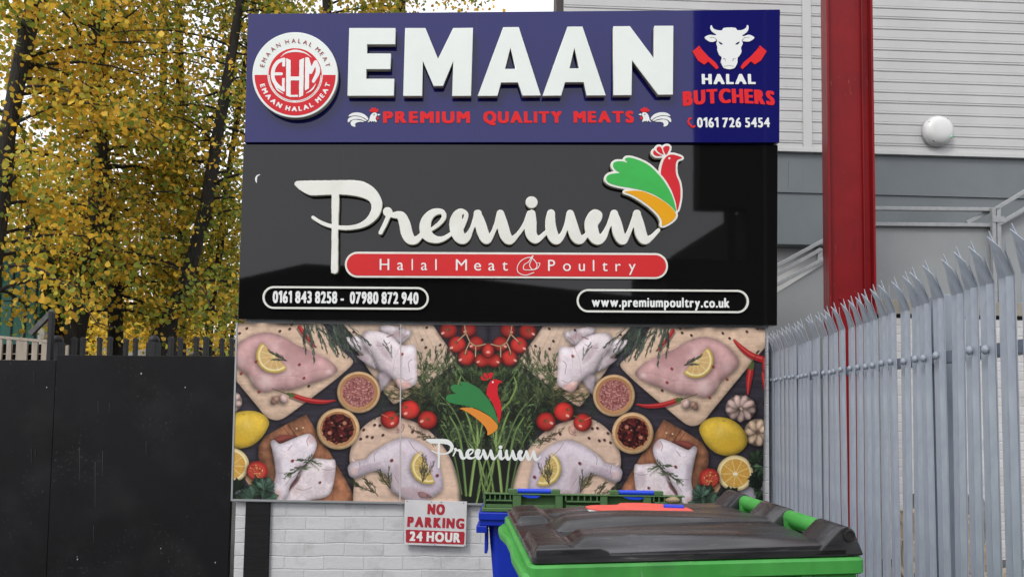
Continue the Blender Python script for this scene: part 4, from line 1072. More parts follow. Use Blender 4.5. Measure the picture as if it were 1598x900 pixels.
# railing behind it: short posts with caps
rail = empty('metal_railing', HP.m, 'dark metal railing whose capped uprights stand above the hoarding', 'railing')
def hp(px, py, off): return HP.uv(px, py, off)
for px, ty, w in ((116,528,.040),(130,528,.036),(156,528,.034),(172,527,.036),(197,530,.034),(212,529,.034),(267,527,.040),(282,528,.034),(307,527,.036),(322,527,.040),(347,529,.032),(362,529,.032)):
    u, v = hp(px, ty, -0.3); w *= 1.05
    p = MB().box((u - w/2, 0, -0.3 - w/2), (u + w/2, v, -0.3 + w/2)); o = p.build('baluster', M['dark_metal'], rail, bevel=0.003)
    MB().prism([(u-w*.56, v-.025), (u+w*.56, v-.025), (u+w*.56, v), (u, v+.014), (u-w*.56, v)], -0.3-w*.56, -0.3+w*.56).build('post_cap', M['dark_metal'], o)
for px in (90, 240):
    u, v = hp(px, 531, -0.3); p = MB().box((u - .05, 0, -0.35), (u + .05, v - .02, -0.25)).build('post', M['dark_metal'], rail, bevel=0.004)
    MB().lathe([(.05,-.02),(.054,0),(.05,.02),(.03,.045),(.004,.052)], Matrix.Translation(Vector((u, v, -0.3))) @ Matrix.Rotation(R(-90), 4, 'X'), 16).build('post_cap', M['dark_metal'], p, smooth=True)
u0, u1 = hp(84, 540, -0.3)[0], hp(375, 540, -0.3)[0]
MB().box((u0, h1 - .02, -0.315), (u1, h1 + .012, -0.29)).build('top_rail', M['dark_metal'], rail)
# slanted security arm on a post at the joint of the hoarding
u, v = hp(81, 486, -0.12); u2, v2 = hp(48, 521, -0.12)
arm = empty('steel_arm_post', HP.m, 'dark steel post with a slanting arm at the hoarding joint', 'post')
MB().box((u - .022, 0, -0.142), (u + .022, v, -0.10)).build('post', M['dark_metal'], arm, bevel=0.003)
M['grey_metal'] = mat('weathered_grey_metal', (0.05, 0.05, 0.05), 0.5, c2=(0.10, 0.10, 0.10), scale=14)
MB().bar((u + .01, v + .005, -0.121), (u2, v2, -0.121), .05, .035).build('arm', M['grey_metal'], arm, bevel=0.003)
# pale timber fence seen over the low panel
M['pale_timber'] = mat('pale_timber', (0.40, 0.34, 0.28), 0.8, c2=(0.30, 0.25, 0.20), stretch=(14, 1.5, 14), scale=2, bump=0.3, bump_scale=20)
tf_ = empty('timber_fence', HP.m, 'pale timber board fence with dark gaps behind the low hoarding panel', 'fence')
OT = -0.85
def tq(px, py): return HP.uv(px, py, OT)
for x0, x1 in ((-16,3.2),(10.5,18),(25.5,42.5),(50,58.5),(65,79)):
    (ua, va), (ub, vb) = tq(x0, 528 + x0*.09), tq(x1, 528 + x1*.09)
    MB().prism([(ua, 0), (ub, 0), (ub, vb), (ua, va)], OT - .02, OT).build('board', M['pale_timber'], tf_)
ua, ub = tq(-16, 540)[0], tq(79, 540)[0]
for y0, y1 in ((552.5, 551), (568, 561)): 
    va, vb = tq(30, y0)[1], tq(30, y1)[1]; MB().box((ua, va, OT - .05), (ub, vb, OT - .021)).build('fence_rail', M['pale_timber'], tf_)
(ua, va), (ub, vb) = tq(-16, 526.5), tq(79, 535); MB().prism([(ua, va), (ub, vb), (ub, vb + .03), (ua, va + .03)], OT - .03, OT + .006).build('capping', M['pale_timber'], tf_)
va = tq(30, 536)[1]; MB().box((tq(-16,540)[0], 0, OT - .09), (tq(79,540)[0], va, OT - .06)).build('backing', M['dark_metal'], tf_)
# second bit of timber between the railings
o = MB(); (ua, va), (ub, vb) = HP.uv(92, 541, -0.7), HP.uv(106, 538, -0.7); o.prism([(ua, 0), (ub, 0), (ub, vb), (ua + .03, va)], -.72, -.70)
o = o.build('timber_stump', M['pale_timber']); o.matrix_world = HP.m; tag(o, 'short pale timber post between the dark railings', 'post')

# ------------------------------------------------------------------ buildings behind on the left
M['green_clad'] = mat('green_cladding', (0.012, 0.115, 0.085), 0.5, c2=(0.016, 0.14, 0.105), scale=2)
shed = empty('green_shed', Matrix.Translation((0, 0, 0)), 'dark green panelled shed behind the timber fence', 'shed')
sz_ = 11.0
a, b = at(-70, 395, sz_), at(66, 395, sz_); top = at(30, 388, sz_).z
MB().box((a.x, sz_, 0), (b.x, sz_ + .9, top)).build('shed_wall', M['green_clad'], shed)
for px in (-40, -18, 0, 20, 40.5, 57): 
    x = at(px, 470, sz_).x; MB().box((x - .012, sz_ - .012, 0), (x + .012, sz_ - .002, top)).build('panel_joint', M['dark_metal'], shed)
z = at(30, 470, sz_).z; MB().box((a.x, sz_ - .009, z), (b.x, sz_ - .003, z + .012)).build('panel_joint', M['dark_metal'], shed)
MB().box((b.x + .002, sz_ - .02, 0), (b.x + .10, sz_ + .1, at(70, 500, sz_).z)).build('corner_trim', M['white_paint'], shed)
M['far_wall'] = mat('far_render', (0.45, 0.44, 0.41), 0.8, c2=(0.38, 0.37, 0.34), scale=3)
M['far_roof'] = mat('far_roof_slate', (0.16, 0.165, 0.18), 0.7, c2=(0.22, 0.22, 0.23), scale=6)
M['far_brick'] = brick_paint('far_brick', (0.22, 0.12, 0.09), (0.26, 0.15, 0.11), 0.4, 0.12)
def house(x0, x1, ye, yr, Y, dep, label, wallm):
    a, b = at(x0, ye, Y), at(x1, ye, Y); zr = at((x0+x1)/2, yr, Y + dep/2).z; ze = a.z
    h = empty('house', (0, 0, 0), label, 'house')
    MB().box((a.x, Y, 0), (b.x, Y + dep, ze)).build('wall', wallm, h)
    MB().hexa([Vector(p) for p in ((a.x-.2, Y-.25, ze-.05), (b.x+.2, Y-.25, ze-.05), (b.x+.2, Y+dep+.25, ze-.05), (a.x-.2, Y+dep+.25, ze-.05), (a.x-.2, Y+dep/2-.05, zr), (b.x+.2, Y+dep/2-.05, zr), (b.x+.2, Y+dep/2+.05, zr), (a.x-.2, Y+dep/2+.05, zr))]).build('roof', M['far_roof'], h)
    return h
house(64, 148, 498, 472, 26, 7, 'pale rendered house with grey roof seen between the tree trunks', M['far_wall'])
house(196, 276, 553, 537, 18, 5, 'low brick outbuilding with slate roof just above the railing', M['far_brick'])
lp = empty('lamp_post', at(281, 560, 24) * 1, 'slim grey post standing among the yellow trees', 'post'); lp.location.z = 0
MB().tube([(0,0,0),(0,0,at(281,518,24).z)], [.07,.05], 8).build('pole', M['steel'], lp)

# ------------------------------------------------------------------ grey clad building on the right
M['clad'] = mat('pale_grey_cladding', (0.57, 0.572, 0.565), 0.45, c2=(0.52, 0.522, 0.515), scale=1.2, spec=0.4)
add_wear(M['clad'], .25, (0.35,0.35,0.34), (3, 3, 14), .68, .85)
M['band'] = mat('slate_grey_panel', (0.135, 0.155, 0.165), 0.4, c2=(0.155, 0.175, 0.185), scale=1.5)
M['stair_panel'] = mat('mid_grey_panel', (0.255, 0.27, 0.275), 0.5, c2=(0.29, 0.305, 0.31), scale=1.2)
M['brown_trim'] = mat('brown_corner_trim', (0.035, 0.026, 0.022), 0.5)
ZB = 10.6
BP = Plane(at(1300, 300, ZB), YAW)
bld = empty('clad_building', BP.m, 'grey clad commercial building behind the signs and red column', 'building')
uA = BP.uv(880, 10)[0]; uB = BP.uv(1598, 200)[0] + 4.0; vA = BP.uv(1400, 241.5)[1]; vTopB = BP.uv(1300, -160)[1]; vgB = -BP.o.z
pitch = (BP.uv(1450, 41)[1] - BP.uv(1450, 57.3)[1])
def ribs(name, ua, ub):
    prof = []; v = vA + .012; k = 0
    prof.append((v, 0.0))
    while v < vTopB:
        dp = 0.004 if k % 4 else 0.014
        prof += [(v + pitch*.62, 0.003), (v + pitch*.66, -.004), (v + pitch*.74, -.004), (v + pitch*.78, 0.008), (v + pitch*.90, 0.008), (v + pitch*.94, -dp), (v + pitch*.985, -dp), (v + pitch, 0.0)]
        v += pitch; k += 1
    m = MB(); n = len(prof)
    m.add([(ua, p[0], p[1]) for p in prof] + [(ub, p[0], p[1]) for p in prof], [(i, n+i, n+i+1, i+1) for i in range(n-1)])
    m.box((ua, vA, -.6), (ub, vTopB, -.03))
    return m.build(name, M['clad'], bld)
ribs('cladding', uA, BP.uv(1252, 120)[0]); ribs('cladding', BP.uv(1266, 120)[0], uB)
MB().box((BP.uv(1252.3, 120)[0], vA - .0, -.3), (BP.uv(1265.7, 120)[0], vTopB, .022)).build('cover_strip', M['clad'], bld, bevel=.004)
MB().box((uA, vA - .005, -.2), (uB, vA + .055, .028)).build('drip_flashing', M['clad'], bld, bevel=.004)
MB().box((BP.uv(869, 10)[0], vgB, -.5), (uA - .002, vTopB, -.06)).build('corner_trim', M['brown_trim'], bld)
vb0 = BP.uv(1230, 380)[1]
MB().box((uA, vb0, -.5), (uB, vA - .008, -.035)).build('band_panel', M['band'], bld)
v1 = BP.uv(1450, 305.5)[1]; v0 = BP.uv(1450, 297)[1]
MB().box((uA, v1, -.034), (uB, v0, -.012)).build('band_rail', M['band'], bld)
u_ = BP.uv(1245, 270)[0]; MB().box((u_ - .12, BP.uv(1245,295)[1], -.034), (u_ + .08, BP.uv(1245,252)[1], -.028)).build('joint_plate', M['band'], bld)
MB().box((uA, vgB, -.55), (uB, vb0 - .002, -.30)).build('lower_wall', M['clad'], bld)
# bulkhead lamp
M['lamp_white'] = mat('white_polycarbonate', (0.70, 0.70, 0.69), 0.3, coat=.3)
M['lamp_rim'] = mat('lamp_rim', (0.5, 0.5, 0.5), 0.4)
lc = BP.uv(1463.5, 205, 0.06); lr = 24.0 * ZB / 1150
lamp = empty('bulkhead_lamp', BP.m @ Matrix.Translation((lc[0], lc[1], 0.0)), 'round white bulkhead lamp on the grey cladding', 'lamp')
MB().lathe([(lr*.9, 0.013), (lr*1.02, .03), (lr*1.03, .075), (lr*.97, .085)], n=40).build('rim', M['lamp_rim'], lamp, smooth=True)
MB().lathe([(lr*.965, .08), (lr*.95, .105), (lr*.85, .135), (lr*.6, .158), (lr*.3, .168), (lr*.02, .17)], n=40).build('diffuser', M['lamp_white'], lamp, smooth=True)
led = mat('green_indicator', (0.05, 0.6, 0.2), 0.4); b = led.node_tree.nodes['Principled BSDF']; b.inputs['Emission Color'].default_value = (.1, .9, .35, 1); b.inputs['Emission Strength'].default_value = .6
MB().lathe([(.013, 0), (.013, .012), (.002, .016)], Matrix.Translation((lr*.68, -lr*.45, .128)), 10).build('indicator', led, lamp)
sc_ = MB()
for a in (45, 135, 225, 315): sc_.lathe([(.008, 0), (.008, .006), (.002, .007)], Matrix.Translation((lr*.9*math.cos(R(a+12)), lr*.9*math.sin(R(a+12)), .118)), 8)
sc_.build('screw', M['sign_edge'], lamp)

# ------------------------------------------------------------------ outside stair in front of it
ZT = 9.5
SP = Plane(at(1450, 400, ZT), YAW)
stair = empty('outside_stair', SP.m, 'grey panelled outside stair with galvanised handrails behind the spiked fence', 'stair')
M['galv'] = mat('galvanised_rail', (0.36, 0.375, 0.38), 0.45, c2=(0.29, 0.30, 0.31), scale=18, metal=0.25)
def sp(L, off=0.0): return SP.pts(L, off)
vgS = -SP.o.z
def dropped(L):
    q = sp(L); return q + [(q[-1][0], vgS), (q[0][0], vgS)]
MB().prism(dropped([(1195, 467.5), (1289, 410), (1330, 386), (1366, 353), (1552, 355)]), -.05, 0).build('side_panel', M['stair_panel'], stair)
q = sp([(1553, 357), (1640, 311)]); MB().prism(q + [(q[1][0], vgS), (q[0][0], vgS)], -.06, -.012).build('side_panel', M['stair_panel'], stair)
def srail(name, a, b, w=.075, off=.02, d=.05):
    pa, pb = sp([a, b], off); return MB().bar((pa[0], pa[1], off), (pb[0], pb[1], off), d, w, up=Vector((0, 0, 1))).build(name, M['galv'], stair, bevel=.006)
srail('handrail', (1330, 325.3), (1556, 327.5), .06); srail('handrail', (1330, 350), (1553, 352), .065)
srail('handrail', (1552, 327), (1660, 262), .07, .05); srail('handrail', (1556, 351), (1660, 290), .075, .05); srail('handrail', (1508, 348), (1545, 329), .045, -.02)
srail('handrail', (1190, 427), (1300, 367), .06); srail('handrail', (1190, 441), (1281, 389), .04); srail('handrail', (1190, 456), (1300, 396), .06)
for x0, y0, y1 in ((1553.8, 325, 570), (1561.5, 325, 570)):
    pa, pb = sp([(x0, y1), (x0 - .5, y0)], .05); MB().box((pa[0]-.026, vgS, .035), (pa[0]+.026, pb[1], .085)).build('newel_post', M['galv'], stair, bevel=.004)
pa, pb = sp([(1278.5, 408), (1278, 388)], .0); MB().box((pa[0]-.03, pa[1], -.03), (pa[0]+.03, pb[1], .03)).build('baluster', M['galv'], stair)
pa = sp([(1559, 342)], .09)[0]; MB().box((pa[0]-.09, pa[1]-.04, .086), (pa[0]+.07, pa[1]+.04, .095)).build('bracket', M['galv'], stair)

# ------------------------------------------------------------------ red steel column
M['red_steel'] = mat('red_steel_paint', (0.25, 0.008, 0.011), 0.35, c2=(0.19, 0.006, 0.009), scale=1.6, spec=.22, bump=.05, bump_scale=30)
add_wear(M['red_steel'], .5, (.42,.13,.12), (60, 60, 9), .70, .80)
add_wear(M['red_steel'], .5, (0.07, 0.006, 0.007), (9, 9, 2.5), .60, .78)
ZC = 7.9
pc = at(1326, 480, ZC); pt = at(1323, 0, ZC)
colm = empty('steel_column', Matrix.Translation((pc.x, pc.y, 0)) @ Matrix.Rotation(R(-9), 4, 'Z'), 'tall red painted steel column right of the signs', 'column')
H = 9.5; hw = 33.0*ZC/1150; fd = .12
MB().box((-hw+.012, -.008, 0), (hw-.012, .008, H)).build('web', M['red_steel'], colm)
for s in (-1, 1):
    MB().box((s*hw-.011, -fd, 0), (s*hw+.011, fd, H)).build('flange', M['red_steel'], colm, bevel=.003)
MB().box((hw-.09, -.06, 0), (hw-.078, -.009, H)).build('fillet_plate', M['red_steel'], colm)
bo = MB()
for z in (2.1, 2.25, 2.9): 
    for x in (-.1, .1): bo.lathe([(.012, 0), (.012, .012), (.003, .014)], Matrix.Translation((x, -.008, z)) @ Matrix.Rotation(R(90), 4, 'X'), 6)
bo.build('bolt', M['red_steel'], colm)

# ------------------------------------------------------------------ low white brick wall with a timber coping behind the fence
ZW = 8.6
LP = Plane(at(1450, 520, ZW), YAW)
lw = empty('yard_wall', LP.m, 'low white painted brick wall with a tan coping behind the spiked fence', 'wall')
vg_ = -LP.o.z; vt_ = LP.uv(1450, 497)[1]
M['white_brick2'] = brick_paint('white_yard_brick', (0.66, 0.655, 0.65), (0.56, 0.55, 0.54), 0.30, 0.1, 0.010)
MB().box((LP.uv(1374, 520)[0], vg_, -.22), (LP.uv(1598, 520)[0] + 2.5, vt_, 0)).build('brickwork', M['white_brick2'], lw)
M['tan_beam'] = mat('tan_coping', (0.33, 0.30, 0.245), 0.7, c2=(0.26, 0.235, 0.19), scale=7)
MB().box((LP.uv(1372, 480)[0], LP.uv(1450, 491)[1], -.24), (LP.uv(1598, 480)[0] + 2.5, LP.uv(1450, 470)[1], .03)).build('coping', M['tan_beam'], lw, bevel=.006)
MB().box((LP.uv(1374, 520)[0], vt_ + .002, -.20), (LP.uv(1598, 520)[0] + 2.5, LP.uv(1450, 491)[1] - .002, -.03)).build('gap_shade_strip', M['dark_metal'], lw)  # dark strip standing in for the shade in the gap under the coping
# rubble and a sack of sheeting piled against it
M['tan_stone'] = mat('tan_stone', (0.40, 0.33, 0.24), 0.85, c2=(0.26, 0.20, 0.14), scale=7, bump=.6, bump_scale=18)
M['grey_sheet'] = mat('grey_sheeting', (0.30, 0.29, 0.28), 0.5, c2=(0.14, 0.13, 0.12), scale=4, bump=.9, bump_scale=6, bdist=.03)
rr = random.Random(11)
def rough_block(name, c, s, seed, m, label, cat, grp=None, rot=0.0):
    r = random.Random(seed); bm = bmesh.new(); bmesh.ops.create_cube(bm, size=1)
    bmesh.ops.subdivide_edges(bm, edges=bm.edges, cuts=3, use_grid_fill=True)
    for v in bm.verts:
        v.co = Vector((v.co.x*s[0], v.co.y*s[1], v.co.z*s[2])) * (1 + r.uniform(-.10, .10)); v.co.z += s[2]/2
    me = bpy.data.meshes.new(name); bm.to_mesh(me); bm.free()
    o = link(name, me, m); o.matrix_world = Matrix.Translation(c) @ Matrix.Rotation(rot, 4, 'Z'); tag(o, label, cat, grp); return o
k = 0
for row, (zz, xs) in enumerate(((0.0, (1420,1446,1471,1497,1520,1546,1572,1596)), (.26, (1428,1456,1484,1510)), (.5, (1436,1464,1500)))):
    for px in xs:
        p = at(px, 800, 6.9 + row*.08); p.z = zz
        rough_block('stone_block', p, (.24*rr.uniform(.9,1.1), .26, .25*rr.uniform(.92,1.05)), 50 + k, M['tan_stone'], 'rough tan stone block in the heap behind the spiked fence', 'stone', 'stone blocks heaped behind the fence', rr.uniform(-.3,.3)); k += 1
p = at(1478, 780, 7.7); p.z = 0
rough_block('sheeting_bundle', p, (.55, .4, .85), 99, M['grey_sheet'], 'crumpled grey sheeting bundle behind the stone heap', 'bundle')
# ------------------------------------------------------------------ steel palisade fence
M['palisade'] = mat('galvanised_palisade', (0.27, 0.305, 0.36), 0.5, c2=(0.345, 0.385, 0.44), scale=16, stretch=(1, 1, .3), metal=.15, rough2=.38)
add_wear(M['palisade'], .45, (.43,.45,.47), (26, 26, 6), .60, .82)
add_wear(M['palisade'], .5, (.14,.13,.125), (34, 34, 7), .66, .82)
add_wear(M['palisade'], .6, (.16,.08,.045), (60, 60, 18), .76, .82)
FC, FVP = 1.55, 960.0                    # sideways distance and the pixel column the fence runs towards
def fence_pt(px, z=None):
    Y = FPX * FC / (px - FVP); return Y
NEAR, FAR = at(1640, 640, fence_pt(1640)), at(1196, 640, fence_pt(1196))
fdir = Vector((FAR.x - NEAR.x, FAR.y - NEAR.y, 0)); FL = fdir.length; fdir.normalize()
fm = Matrix(((fdir.x, -fdir.y, 0, NEAR.x), (fdir.y, fdir.x, 0, NEAR.y), (0, 0, 1, 0), (0, 0, 0, 1)))     # x along the fence away from us, y towards the yard
fence = empty('palisade_fence', fm, 'pale galvanised steel palisade fence with bent spiked tops on the right', 'fence')
HF, BEND = 2.42, 0.19
def pale_mesh():
    w = .060; prof = [(-w, .016), (-.022, .002), (0, .018), (.022, .002), (w, .016)]
    bm = bmesh.new(); zs_ = [0.03, .8, 1.6, HF - BEND - .02, HF - BEND + .02]
    rows = [[bm.verts.new((x, y, z)) for x, y in prof] for z in zs_]
    for a, b in zip(rows[:-1], rows[1:]):
        for i in range(4): bm.faces.new((a[i], a[i+1], b[i+1], b[i]))
    T = rows[-1]; zb = HF - BEND + .02
    def tongue(vs_, tip, mid):
        mv = [bm.verts.new(q) for q in mid]; tv = bm.verts.new(tip)
        for i in range(len(vs_) - 1): bm.faces.new((vs_[i], vs_[i+1], mv[i+1], mv[i]))
        for i in range(len(vs_) - 1): bm.faces.new((mv[i], mv[i+1], tv))
    tongue(T[1:4], (.0, .082, HF - .015), [(-.027, .048, zb + .105), (0, .062, zb + .105), (.027, .048, zb + .105)])
    tongue(T[0:2], (-.068, .050, HF - .03), [(-.060, .046, zb + .09), (-.026, .034, zb + .09)])
    tongue(T[3:5], (.058, .048, HF + .02), [(.022, .036, zb + .11), (.056, .040, zb + .11)])
    bmesh.ops.recalc_face_normals(bm, faces=bm.faces)
    bmesh.ops.solidify(bm, geom=bm.faces[:], thickness=.003)
    me = bpy.data.meshes.new('pale'); bm.to_mesh(me); bm.free(); return me
pm = pale_mesh(); pm.materials.append(M['palisade'])
bm_ = MB().lathe([(.012, 0), (.013, .006), (.020, .008), (.019, .013), (.012, .021), (.004, .024)], Matrix.Rotation(R(-90), 4, 'X'), 14)
bme = bpy.data.meshes.new('bolt'); bme.from_pydata(bm_.v, [], bm_.f); bme.materials.append(M['palisade'])
n_p = int(FL / .148) + 1
fr = random.Random(3)
for i in range(n_p):
    x = .02 + i * .148
    o = bpy.data.objects.new('pale', pm); C.objects.link(o); o.parent = fence
    o.location = (x, .028, fr.uniform(-.006, .006)); o.rotation_euler = (fr.uniform(-.005, .005), fr.uniform(-.0025, .0025), fr.uniform(-.014, .014))
    for z in (1.985,):
        if 2 <= i and i != 4:
            b = bpy.data.objects.new('bolt', bme); C.objects.link(b); b.parent = o; b.location = (.0 if i != 5 else .01, .021, z)
for z in (1.985, .42):
    MB().box((-.4, -.022, z - .03), (FL, .026, z - .024)).box((-.4, -.022, z - .024), (FL, -.016, z + .03)).build('rail', M['palisade'], fence)
for x in (1.02, 3.77): 
    MB().box((x - .05, -.13, 0), (x + .05, -.028, HF - .12)).build('fence_post', M['palisade'], fence, bevel=.003)
M['slate_metal'] = mat('slate_grey_post', (0.085, 0.105, 0.135), 0.45, c2=(0.11, 0.13, 0.16), scale=4)
gp = empty('gate_post', fm @ Matrix.Translation((.46, -.62, 0)), 'slate grey flat steel gate post seen through the nearest pales', 'post')
MB().box((-.06, -.05, 0), (.06, .05, HF - .22)).build('post', M['slate_metal'], gp, bevel=.004)
MB().box((-.07, -.06, HF - .219), (.07, .06, HF - .20)).build('post_cap', M['slate_metal'], gp)

# ------------------------------------------------------------------ green wheeled container with a black lid
M['bin_green'] = mat('green_bin_plastic', (0.040, 0.28, 0.042), 0.42, c2=(0.065, 0.34, 0.065), scale=7, bump=.05, bump_scale=60)
add_wear(M['bin_green'], .35, (.30,.42,.28), (12, 12, 12), .62, .80)
add_wear(M['bin_green'], .5, (.03,.09,.03), (5, 5, 2), .52, .75)
add_wear(M['bin_green'], .5, (.45,.5,.42), (80, 80, 14), .70, .78)
M['lid_black'] = mat('black_lid_plastic', (0.011, 0.0115, 0.013), 0.20, c2=(0.019, 0.019, 0.020), scale=5, stretch=(.6, 4, 4), rough2=.40, bump=.05, bump_scale=30, spec=.6)
add_wear(M['lid_black'], .5, (.105,.105,.112), (1.4, 16, 16), .48, .68)  # grey streaks: part faded plastic, part sky sheen put into the colour
add_wear(M['lid_black'], .6, (.17,.17,.172), (10, 80, 80), .64, .80)
M['rubber'] = mat('black_rubber', (0.012, 0.012, 0.012), 0.7)
GA = R(4.8)
GO = Vector((0.082, 2.18, 0))
GM = Matrix.Translation(GO) @ Matrix.Rotation(GA, 4, 'Z') @ Matrix.Rotation(R(-1.15), 4, 'Y') @ Matrix.Diagonal((.917, 1, 1, 1))
green = empty('wheeled_bin', GM, 'bright green wheeled container with scuffed black lid, nearest to the camera', 'bin')
RZ = 1.272; GL, GD = 1.09, .97           # rim height, front to hinge, depth away from us
def rrect(x0, y0, x1, y1, r, n=5):
    P = []
    for cx, cy, a in ((x1-r, y0+r, -90), (x1-r, y1-r, 0), (x0+r, y1-r, 90), (x0+r, y0+r, 180)):
        for k in range(n+1):
            t = R(a + 90*k/n); P.append((cx+r*math.cos(t), cy+r*math.sin(t)))
    return P
def loft(m, rings):
    n = len(rings[0][0]); b = len(m.v)
    for P, z in rings:
        for i, (x, y) in enumerate(P): m.v.append((x, y, z[i] if hasattr(z, '__len__') else z))
    for k in range(len(rings)-1):
        for i in range(n):
            j = (i+1) % n; m.f.append((b+k*n+i, b+k*n+j, b+(k+1)*n+j, b+(k+1)*n+i))
    return b, n
# shell: tapered tub, with a tall ribbed rim band
m = MB()
b, n = loft(m, [(rrect(.16,.10,GL-.14,GD-.10,.05), .30), (rrect(.06,.055,GL-.05,GD-.055,.05), RZ-.155), (rrect(.06,.055,GL-.05,GD-.055,.05), RZ-.012)])
m.f.append(tuple(b+i for i in range(n))[::-1])
shell = m.build('tub', M['bin_green'], green, smooth=True)
m = MB()
loft(m, [(rrect(.010,.006,GL+.03,GD-.006,.028), RZ-.05), (rrect(.0,.0,GL+.035,GD,.03), RZ-.046), (rrect(.0,.0,GL+.035,GD,.03), RZ-.008), (rrect(.010,.008,GL+.028,GD-.008,.026), RZ), (rrect(.065,.06,GL-.055,GD-.06,.045), RZ), (rrect(.065,.06,GL-.055,GD-.06,.045), RZ-.05), (rrect(.010,.006,GL+.03,GD-.006,.028), RZ-.05)])
rim = m.build('rim', M['bin_green'], green, smooth=True)
m = MB()
for x in (.158, .385, .742, .926):      # uprights under the rim on the near side
    m.box((x-.020, .012, RZ-.32), (x+.020, .075, RZ-.0505))
for x0, x1 in ((.012, .137), (.406, .448), (.68, .721), (.947, 1.10)): 
    m.box((x0, .016, RZ-.09), (x1, .06, RZ-.0508))
m.build('rib', M['bin_green'], green, bevel=.006)
m = MB()
for k, (x0, z0, x1, z1) in enumerate(((.448, RZ-.052, .468, RZ-.075), (.66, RZ-.075, .68, RZ-.052))): pass
m.box((.43, .030, RZ-.075), (.70, .058, RZ-.0506)); m.build('lift_pocket', M['bin_green'], green, bevel=.004)
# stiff green lip that bulges out at the front (left) side
m = MB(); P = [(-.020,.03),(-.028,.30),(-.020,.45),(-.022,.62),(-.038,.74),(-.036,.86),(-.012,.93),(.01,.95),(.01,.01)]
m.prism(P, RZ-.062, RZ-.028); m.build('front_lip', M['bin_green'], green, bevel=.010)
# wheels
for x in (.2, GL-.18):
    for y in (.14, GD-.14):
        w = MB().lathe([(.02,-.028),(.095,-.028),(.10,-.018),(.10,.018),(.095,.028),(.02,.028)], Matrix.Translation((x, y, .10)) @ Matrix.Rotation(R(90), 4, 'X'), 24).build('wheel', M['rubber'], green, smooth=True)
        MB().box((x-.03, y-.045, .10), (x+.03, y-.032, .30)).box((x-.03, y+.032, .10), (x+.03, y+.045, .30)).box((x-.05, y-.05, .29), (x+.05, y+.05, .305)).build('castor_fork', M['steel'], w)
# lid: a moulded sheet with two long ridges that taper to the hinge
def lid_h(x, y):
    def ss(a, b, t): t = min(1, max(0, (t-a)/(b-a))); return t*t*(3-2*t)
    h = .018 + .004*ss(.0, .09, x) + .010*math.sin(math.pi*min(1, max(0, y/ GD)))*ss(.1,.4,x)
    ends = ss(.130, .205, x) * (1 - .95*min(1, max(0, (x-.25)/.75)))
    r = 0
    for y0, y1, am in ((.085, .235, 1), (.40, .56, 1), (.72, .86, .3)): r = max(r, am*ss(y0-(.058 if y0 < .1 else .03), y0+.006, y)*(1-ss(y1-.008, y1+.016, y)))
    h += .034*r*ends
    pad = 0
    for y0, y1 in ((.05, .33), (.62, .90)): pad = max(pad, ss(y0-.012, y0+.004, y)*(1-ss(y1, y1+.02, y)))
    h += .022*pad*ss(.02, .035, x)*(1-ss(.125, .17, x))
    h += .008*ss(.02,.07,y)*ss(.02,.07,GD-y)*ss(.15,.5,x)*(1-ss(.7,1.0,x))
    return h
def lid_drop(x): return .012*(x/1.0)
m = MB(); NX, NY = 110, 90; X0, X1, Y0, Y1 = .022, 1.0, .018, GD-.02
for j in range(NY+1):
    for i in range(NX+1):
        x = X0+(X1-X0)*i/NX; y = Y0+(Y1-Y0)*j/NY
        e = min(1, min(i, NX-i)/2.0, min(j, NY-j)/2.0)
        m.v.append((x, y, RZ + .004 + lid_drop(x) + lid_h(x, y)*(.90+.10*e)))
for j in range(NY):
    for i in range(NX):
        a = j*(NX+1)+i; m.f.append((a, a+1, a+NX+2, a+NX+1))
ring = [j*(NX+1) for j in range(NY, 0, -1)] + [i for i in range(NX)] + [j*(NX+1)+NX for j in range(NY)] + [NY*(NX+1)+i for i in range(NX, 0, -1)]
base = len(m.v)
for k in ring: x, y, z = m.v[k]; m.v.append((x, y, RZ + .003))
for k in range(len(ring)):
    k2 = (k+1) % len(ring); m.f.append((ring[k], ring[k2], base+k2, base+k))
lid = m.build('lid', M['lid_black'], green, smooth=True)
# flat skirt round the lid, handle slot at the near front corner, hinge arms
m = MB(); loft(m, [(rrect(.016,.010,1.075,GD-.008,.02), RZ+.0022), (rrect(.013,.006,1.078,GD-.004,.02), RZ+.006), (rrect(.013,.006,1.078,GD-.004,.02), RZ+.023), (rrect(.024,.018,1.068,GD-.016,.02), RZ+.025)])
m.build('lid_skirt', M['lid_black'], lid, smooth=True)
m = MB(); m.prism([(.07,.018),(.07,.046),(.275,.046),(.305,.036),(.32,.018)], 0, .012, Matrix(((1,0,0,-.045),(0,0,1,.008),(0,1,0,RZ),(0,0,0,1)))).build('handle_slot', M['lid_black'], lid, bevel=.003)
for y0, y1 in ((.006, .172), (.385, .60), (.785, .955)):
    P = [(.945, RZ+.016), (.965, RZ+.020), (1.043, RZ+.088), (1.066, RZ+.094), (1.088, RZ+.082), (1.118, RZ+.012), (1.118, RZ+.004), (.945, RZ+.004)]
    a = MB().prism([(x, z) for x, z in P], -y1, -y0, Matrix(((1,0,0,0),(0,0,-1,0),(0,1,0,0),(0,0,0,1)))).build('hinge_arm', M['lid_black'], lid, bevel=.007, smooth=True)
    if y0 < .01:
        MB().lathe([(.019, 0), (.019, .004), (.014, .005), (.013, .002), (.003, .002)], Matrix.Translation((1.070, .0055, RZ+.066)) @ Matrix.Rotation(R(90), 4, 'X'), 20).build('pivot_cap', M['rubber'], a, smooth=True)
m = MB(); m.tube([(1.062, .174, RZ+.060), (1.062, .383, RZ+.060)], .028, 16)
for y in (.19, .367, .618, .768): m.box((1.035, y-.014, RZ+.002), (1.085, y+.014, RZ+.058))
m.build('hinge_bar', M['bin_green'], green, smooth=True)
